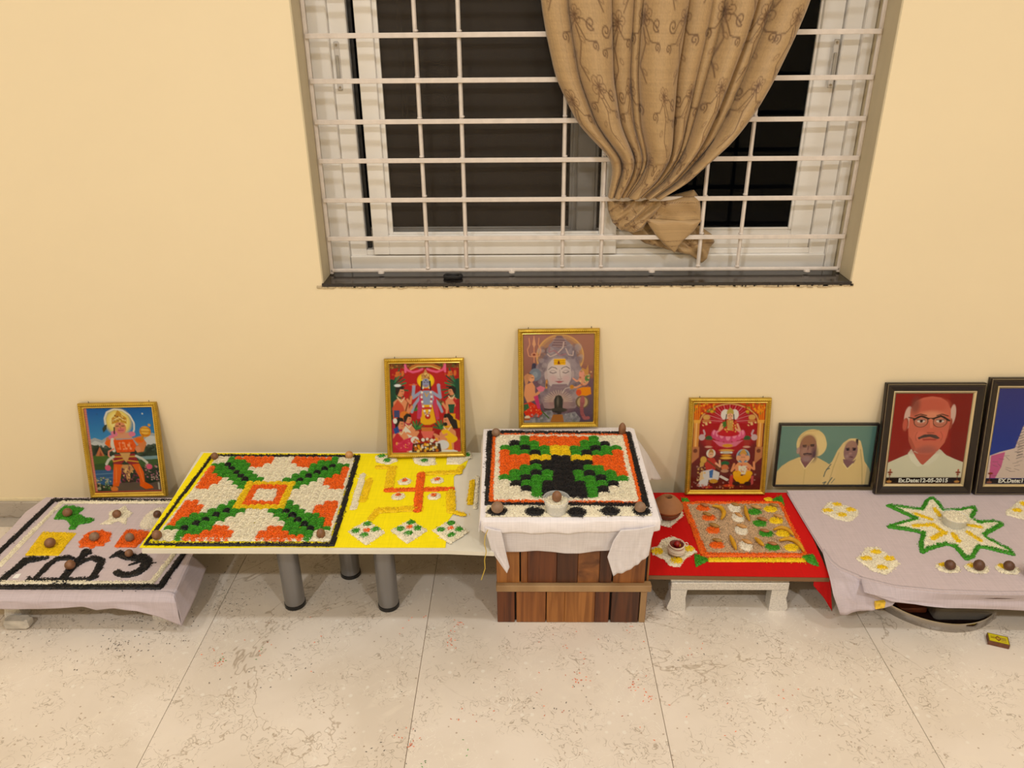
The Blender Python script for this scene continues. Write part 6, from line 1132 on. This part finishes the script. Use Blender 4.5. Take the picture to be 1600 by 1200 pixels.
# ------------------------------------------------------------------ nuts, pots, cups, roots, matchbox
def nut(label, p, z, m, s=1.0, tall=1.0, group=None, tilt=(0, 0)):
    r = .0135 * s; prof = [(0, 0), (r * .62, r * .08), (r * .92, r * .42), (r, r * .85 * tall), (r * .86, r * 1.3 * tall), (r * .55, r * 1.62 * tall), (r * .2, r * 1.8 * tall), (0, r * 1.84 * tall)]
    o = MB().lathe(prof, 14, cap=False).build('betel_nut', m, None, True); o.location = (p[0], p[1], z); o.rotation_euler = (tilt[0], tilt[1], rng.uniform(0, 6)); return props(o, label, 'nut', group)
NB = mat('betel_nut_brown', (134, 92, 62), .5, noise=(70, .30, (1, 1, 1)), bump=(90, .5)); NT_ = mat('betel_nut_tan', (206, 150, 96), .45, noise=(60, .25, (1, 1, 1))); ND = mat('betel_nut_dark', (96, 62, 44), .45, noise=(70, .3, (1, 1, 1)), bump=(90, .5)); NG = mat('betel_nut_grey', (142, 112, 88), .55, noise=(70, .25, (1, 1, 1)))
for lab, p, z, m, s, tl in (
    ('brown betel nut on the head of the green rice bird', [(-1.4135, -0.182)][0], LZ + .004, NB, 1.05, 1), ('brown betel nut on the cream rice star of the left cloth', [(-1.256, -0.1889)][0], LZ + .004, NB, .98, 1),
    ('brown betel nut half hidden behind the yellow-clothed table edge, far left cloth', [(-1.1304, -0.1888)][0], LZ + .004, ND, .9, 1), ('brown betel nut in the yellow rice parallelogram', [(-1.3804, -0.3376)][0], LZ + .004, NB, 1.15, 1),
    ('greyish betel nut on the orange scalloped rice flower', [(-1.2661, -0.3066)][0], LZ + .004, NG, 1.05, 1), ('pale brown betel nut on the orange rice square', [(-1.1599, -0.3096)][0], LZ + .004, NT_ if 0 else NG, .95, 1.1),
    ('reddish betel nut on the two-looped black rice letter', [(-1.2687, -0.4369)][0], LZ + .004, NB, 1.05, 1), ('reddish betel nut on the black rice letter shaped like a three', [(-1.128, -0.3821)][0], LZ + .004, NB, .85, 1.05),
    ('dark betel nut at the back left corner of the big rice mosaic', [(-0.9543, -0.1067)][0], Zb + .004, NB, .85, 1.1), ('light tan betel nut at the back right corner of the big rice mosaic', [(-0.5377, -0.0996)][0], Zb + .004, NT_, .95, 1),
    ('brown betel nut at the front left corner of the big rice mosaic', [(-0.9582, -0.5134)][0], Zb + .004, NB, .95, 1.1), ('brown betel nut at the front right corner of the big rice mosaic', [(-0.5286, -0.5074)][0], Zb + .004, NB, .85, 1.3),
    ('brown betel nut at the back left corner of the raised mosaic', [(-0.0808, -0.1182)][0], CZT + .004, NG, 1.0, 1), ('tall pointed betel nut at the back right corner of the raised mosaic', [(0.3008, -0.1072)][0], CZT + .004, NB, .85, 1.8),
    ('greyish betel nut on the black rice blob at the front left of the raised cloth', [(-0.0652, -0.5201)][0], CZT + .005, NG, 1.2, 1), ('greyish betel nut on the black rice blob at the front right of the raised cloth', [(0.298, -0.5172)][0], CZT + .005, NG, 1.1, 1),
    ('leftmost of three dark betel nuts on the front of the right cloth', [(1.1657, -0.4527)][0], TZ + .004, ND, 1.08, 1), ('middle of three dark betel nuts on the front of the right cloth', [(1.2423, -0.4553)][0], TZ + .004, ND, 1.1, 1.1), ('rightmost of three dark betel nuts on the front of the right cloth', [(1.3238, -0.4552)][0], TZ + .004, ND, 1.05, 1)):
    nut(lab, p, z, m, s, tl, group='betel nuts on the rice patterns')
def tclear():
    m = bpy.data.materials.new('clear_cup'); m.use_nodes = True; b = m.node_tree.nodes['Principled BSDF']; b.inputs['Base Color'].default_value = (.9, .92, .92, 1); b.inputs['Roughness'].default_value = .06; b.inputs['Alpha'].default_value = .28; return m
CUPM = tclear()
def cup(label, p, z, r0, r1, h, fill, with_rim=True):
    t = thing('rice_cup', label, 'cup', (p[0], p[1], z))
    MB().lathe([(0, .0006), (r0, .0006), (r1, h), (r1 + .0016, h + .0004), (r1 + .0012, h + .0022), (r1 - .0006, h + .0014), (r0 - .001, .0016), (0, .0016)], 40, cap=False).build('cup', CUPM, t, True)
    rf = r0 + (r1 - r0) * fill / h - .0014
    MB().lathe([(0, .002), (r0 - .0014, .002), (rf, fill), (rf * .6, fill + .0035), (0, fill + .005)], 32, cap=False).build('rice_fill', CREAM, t, True)
    o = rice('rice_grains', p_ell((0, 0), rf - .001, rf - .001), fill, CREAM, t, h=.004, dens=160000, spill=0); o['kind'] = 'stuff'
    n = 420; a = rng.uniform(0, 6.283, n); hh = rng.uniform(.003, fill, n); rr = r0 + (r1 - r0) * hh / h - .0022
    V, F, T = grain_arrays(np.stack([rr * np.cos(a), rr * np.sin(a), hh], 1), a + math.pi / 2, rng.normal(0, .7, n), .0062, .0021, rng.uniform(0, 1, n)); me = np_mesh('rice_side', V, F, T); me.materials.append(CREAM); o2 = bpy.data.objects.new('rice_side', me); link(o2, t); props(o2, kind='stuff'); return t
q = [(0.085, -0.5141)][0]
cup('clear plastic cup of rice holding a nut at the front of the raised cloth', q, CZT + .003, .026, .033, .038, .027)
nut('brown betel nut standing in the clear cup of rice', (q[0] + .001, q[1]), CZT + .003 + .031, NB, .95, 1.25)
q = [(1.2831, -0.2434)][0]; cup('clear cup heaped with rice in the centre of the green-edged star', q, TZ + .002, .031, .034, .026, .024)
q = [(1.3787, -0.4812)][0]; cup('clear cup of rice at the right picture edge on the lilac cloth', q, TZ + .001, .024, .030, .032, .024)
# clay pot turned over on a stack of lamps
CLAY = mat('clay', (166, 112, 70), .7, noise=(22, .14, (1, 1, 1)), bump=(60, .3)); CLAYD = mat('dark_clay', (120, 66, 40), .7, noise=(22, .2, (1, 1, 1)))
q = [(0.4395, -0.1974)][0]
t = thing('clay_pot', 'brown clay pot with a hole in its domed lid, beside the lotus picture', 'pot', (q[0], q[1], RZ + .003))
MB().lathe([(0, 0), (.020, 0), (.030, .006), (.038, .016), (.0415, .024), (.040, .026), (.036, .022), (0, .012)], 40, cap=False).build('lower_bowl', CLAYD, t, True)
MB().lathe([(0, .016), (.034, .019), (.0405, .030), (.0425, .034), (.041, .0355), (.036, .033), (0, .024)], 40, cap=False).build('middle_dish', CLAY, t, True)
MB().lathe([(.036, .0335), (.0435, .0345), (.0465, .038), (.0455, .042), (.037, .054), (.026, .0655), (.017, .0715), (.0115, .073), (.0100, .071), (.0100, .058), (.030, .041)], 40, cap=False).build('domed_lid', CLAY, t, True)
MB().lathe([(0, .062), (.0099, .062)], 16, cap=False).build('hole', mat('hole_shade', (14, 8, 6), .9), t)  # near-black disc paints the shade down inside the lid
# thread-wound pot with red and yellow nut
q = [(0.4332, -0.3818)][0]; TH = mat('white_thread', (226, 212, 190), .8, bump=(150, .5))
t = thing('thread_pot', 'small clay pot wound with white thread on the yellow rice star', 'pot', (q[0], q[1], RZ + .004))
MB().lathe([(0, 0), (.012, 0), (.018, .005), (.0225, .016), (.022, .024), (.0185, .029), (.0165, .031), (.020, .0345), (.0185, .035), (.014, .030), (0, .022)], 32, cap=False).build('bowl', mat('maroon_clay', (120, 44, 30), .6), t, True)
wn = MB(); rs = np.random.RandomState(3)
for k in range(9):
    z = .010 + .0032 * k; r = [.0215, .0232, .0238, .0236, .0228, .0212, .0200, .0205, .0215][k]; tl = rs.uniform(-.002, .002); ph = rs.uniform(0, 6)
    wn.tube([(r * math.cos(a), r * math.sin(a), z + tl * math.sin(a + ph)) for a in np.linspace(0, 6.2832, 33)], .0016, 6, False)
wn.build('thread_winding', TH, t, True)
MB().tube([(.024 + .0048 * math.cos(a) + .003, .006 * 0 + .0048 * math.sin(a) * .4, .034 + .0048 * math.sin(a)) for a in np.linspace(0, 6.2832, 20)], .0013, 6, False).build('thread_loop', TH, t, True)
kn = MB().lathe([(0, 0), (.006, .001), (.0092, .006), (.0088, .012), (.005, .017), (0, .0185)], 16, cap=False).build('dyed_nut', mat('red_dyed_nut', (150, 18, 20), .4), None, True); kn.location = (q[0] + .001, q[1] + .001, RZ + .029); props(kn, 'red nut with a yellow side sitting in the thread-wound pot', 'nut')
MB().lathe([(0, -.0002), (.0035, .0), (.0042, .004), (.002, .0085), (0, .009)], 10, (.0062, -.003, .004), cap=False).build('yellow_patch', mat('yellow_powder', (226, 160, 30), .7), kn, True)
# dried dates
DM = [mat('dried_date_tan', (196, 142, 78), .5, noise=(50, .25, (1, 4, 1)), bump=(90, .8)), mat('dried_date_olive', (158, 116, 48), .5, noise=(50, .25, (1, 4, 1)), bump=(90, .8)), mat('dried_date_brown', (166, 104, 56), .5, noise=(50, .25, (1, 4, 1)), bump=(90, .8))]
def date_mesh(m, seed):
    rs = np.random.RandomState(seed); V = []; F = []; K, N = 10, 12; L, W = .030, .0062
    for i in range(K + 1):
        s = i / K; r = W * math.sin(math.pi * min(.98, max(.04, s))) ** .55
        for k in range(N):
            a = 2 * math.pi * k / N; w = 1 + .10 * math.sin(3 * a + s * 4) + rs.uniform(-.05, .05)
            V.append((L * (s - .5), r * w * math.cos(a) * 1.15, r * w * math.sin(a) * .85 + W * .8))
    for i in range(K):
        for k in range(N): F.append((i * N + k, i * N + (k + 1) % N, (i + 1) * N + (k + 1) % N, (i + 1) * N + k))
    F += [tuple(reversed(range(N))), tuple(range(K * N, K * N + N))]
    me = bpy.data.meshes.new('dried_date'); me.from_pydata(V, [], F); me.materials.append(m); me.polygons.foreach_set('use_smooth', [True] * len(F)); return me
DMS = [date_mesh(m, 5 + i) for i, m in enumerate(DM)]
cols = (('orange', [(0.5653, -0.1447), (0.5627, -0.193), (0.5707, -0.2525), (0.5636, -0.3247)], 1), ('white', [(0.6613, -0.1412), (0.6572, -0.1964), (0.6516, -0.2557), (0.647, -0.3307)], 0), ('green', [(0.721, -0.1552), (0.7225, -0.2197), (0.7135, -0.278), (0.7179, -0.3397)], 2), ('yellow', [(0.7793, -0.1447), (0.7756, -0.203)], 0))
rowsn = ('back', 'second', 'third', 'front')
for nm, ps, mi in cols:
    for k, p in enumerate(ps):
        o = bpy.data.objects.new('dried_date', DMS[(mi + (k == 0)) % 3]); link(o); o.location = (p[0], p[1], RZ + .0055); o.rotation_euler = (0, rng.uniform(-.1, .1), rng.uniform(-.75, -.3)); s_ = rng.uniform(.88, 1.08); o.scale = (s_, s_, s_)
        props(o, 'wrinkled dried date on the %s spot of the %s rice column' % (rowsn[k], nm), 'date', 'dried dates on the grain square')
TU = mat('turmeric_root', (206, 150, 22), .6, noise=(60, .25, (1, 1, 1)), bump=(80, .6))
def root(label, pts, rad):
    P = resample([(p[0], p[1]) for p in pts], 14); n = len(P)
    if len(pts) > 2:
        k = np.linspace(0, 1, n); 
        for _ in range(3): P[1:-1] = (P[:-2] + P[1:-1] * 2 + P[2:]) / 4
    pr = [rad * (math.sin(math.pi * min(.96, max(.07, i / (n - 1)))) ** .45) * (1 + .07 * math.sin(i * 1.9)) for i in range(n)]
    c = P.mean(0); o = MB().tube([(x - c[0], y - c[1], rad * .9) for x, y in P], pr, 10).build('turmeric_root', TU, None, True); o.location = (c[0], c[1], RZ + .0055); props(o, label, 'turmeric', 'turmeric roots on the grain square')
root('hooked yellow turmeric root between the orange and white spots at the back', [(0.5875, -0.1517), (0.6136, -0.1587), (0.6153, -0.193), (0.5985, -0.2231)], .0072)
root('straight yellow turmeric root in the front middle of the grain square', [(0.6051, -0.3063), (0.6059, -0.3696)], .0068)
root('narrow upright turmeric root beside the white and green spots at the back', [(0.6883, -0.1517), (0.6814, -0.193), (0.6813, -0.2297)], .0062)
root('short slanting turmeric root between white and green spots at the front', [(0.6751, -0.3154), (0.6889, -0.3517)], .0065)
root('arched turmeric root over the third yellow spot', [(0.7408, -0.2748), (0.7635, -0.2621), (0.7832, -0.2716), (0.7901, -0.303)], .0062)
root('longest arched turmeric root over the front yellow spot', [(0.7418, -0.3276), (0.7751, -0.3153), (0.7923, -0.3366), (0.795, -0.3781)], .0068)
# matchbox
q = [(1.2609, -0.5779)][0]; mc = math.atan2(-.017, .045)
t = thing('matchbox', 'small yellow and brown matchbox lying on the floor before the chrome base', 'matchbox', (q[0], q[1] - .004, 0), (0, 0, mc))
MB().box(-.0245, .0245, -.0165, .0165, .0006, .0140, .0006).build('sleeve', mat('matchbox_striker', (110, 66, 44), .7, noise=(150, .3, (1, 1, 1))), t)
mbv = Canvas(.048, .032, 60, 40, (206, 186, 30)); mbv.pg([(0, 0), (1, 0), (1, 1), (0, 1)], (120, 96, 30)); mbv.pg([(.04, .06), (.96, .06), (.96, .94), (.04, .94)], (214, 196, 34)); mbv.el(.48, .48, .12, .26, (120, 60, 30)); mbv.el(.48, .48, .07, .16, (220, 190, 60)); mbv.ln([(.14, .5), (.34, .5)], .06, (120, 80, 30)); mbv.ln([(.14, .35), (.34, .35)], .03, (120, 80, 30)); mbv.ln([(.62, .36), (.86, .36)], .05, (110, 60, 70)); mbv.ln([(.62, .55), (.86, .55)], .05, (110, 60, 70)); mbv.ln([(.62, .75), (.86, .75)], .04, (150, 110, 40)); mbv.ln([(.48, .2), (.48, .8)], .03, (120, 60, 30))
X, Y_ = np.meshgrid(np.linspace(-.0242, .0242, 60), np.linspace(.0162, -.0162, 40)); grid_mesh('label_print', np.stack([X, Y_, np.full(X.shape, .0143)], -1), INK, t, False, mbv.I)
MB().box(.0246, .0256, -.0150, .0150, .0015, .0130, .0003).build('tray_end', mat('match_tray', (196, 190, 176), .7), t)
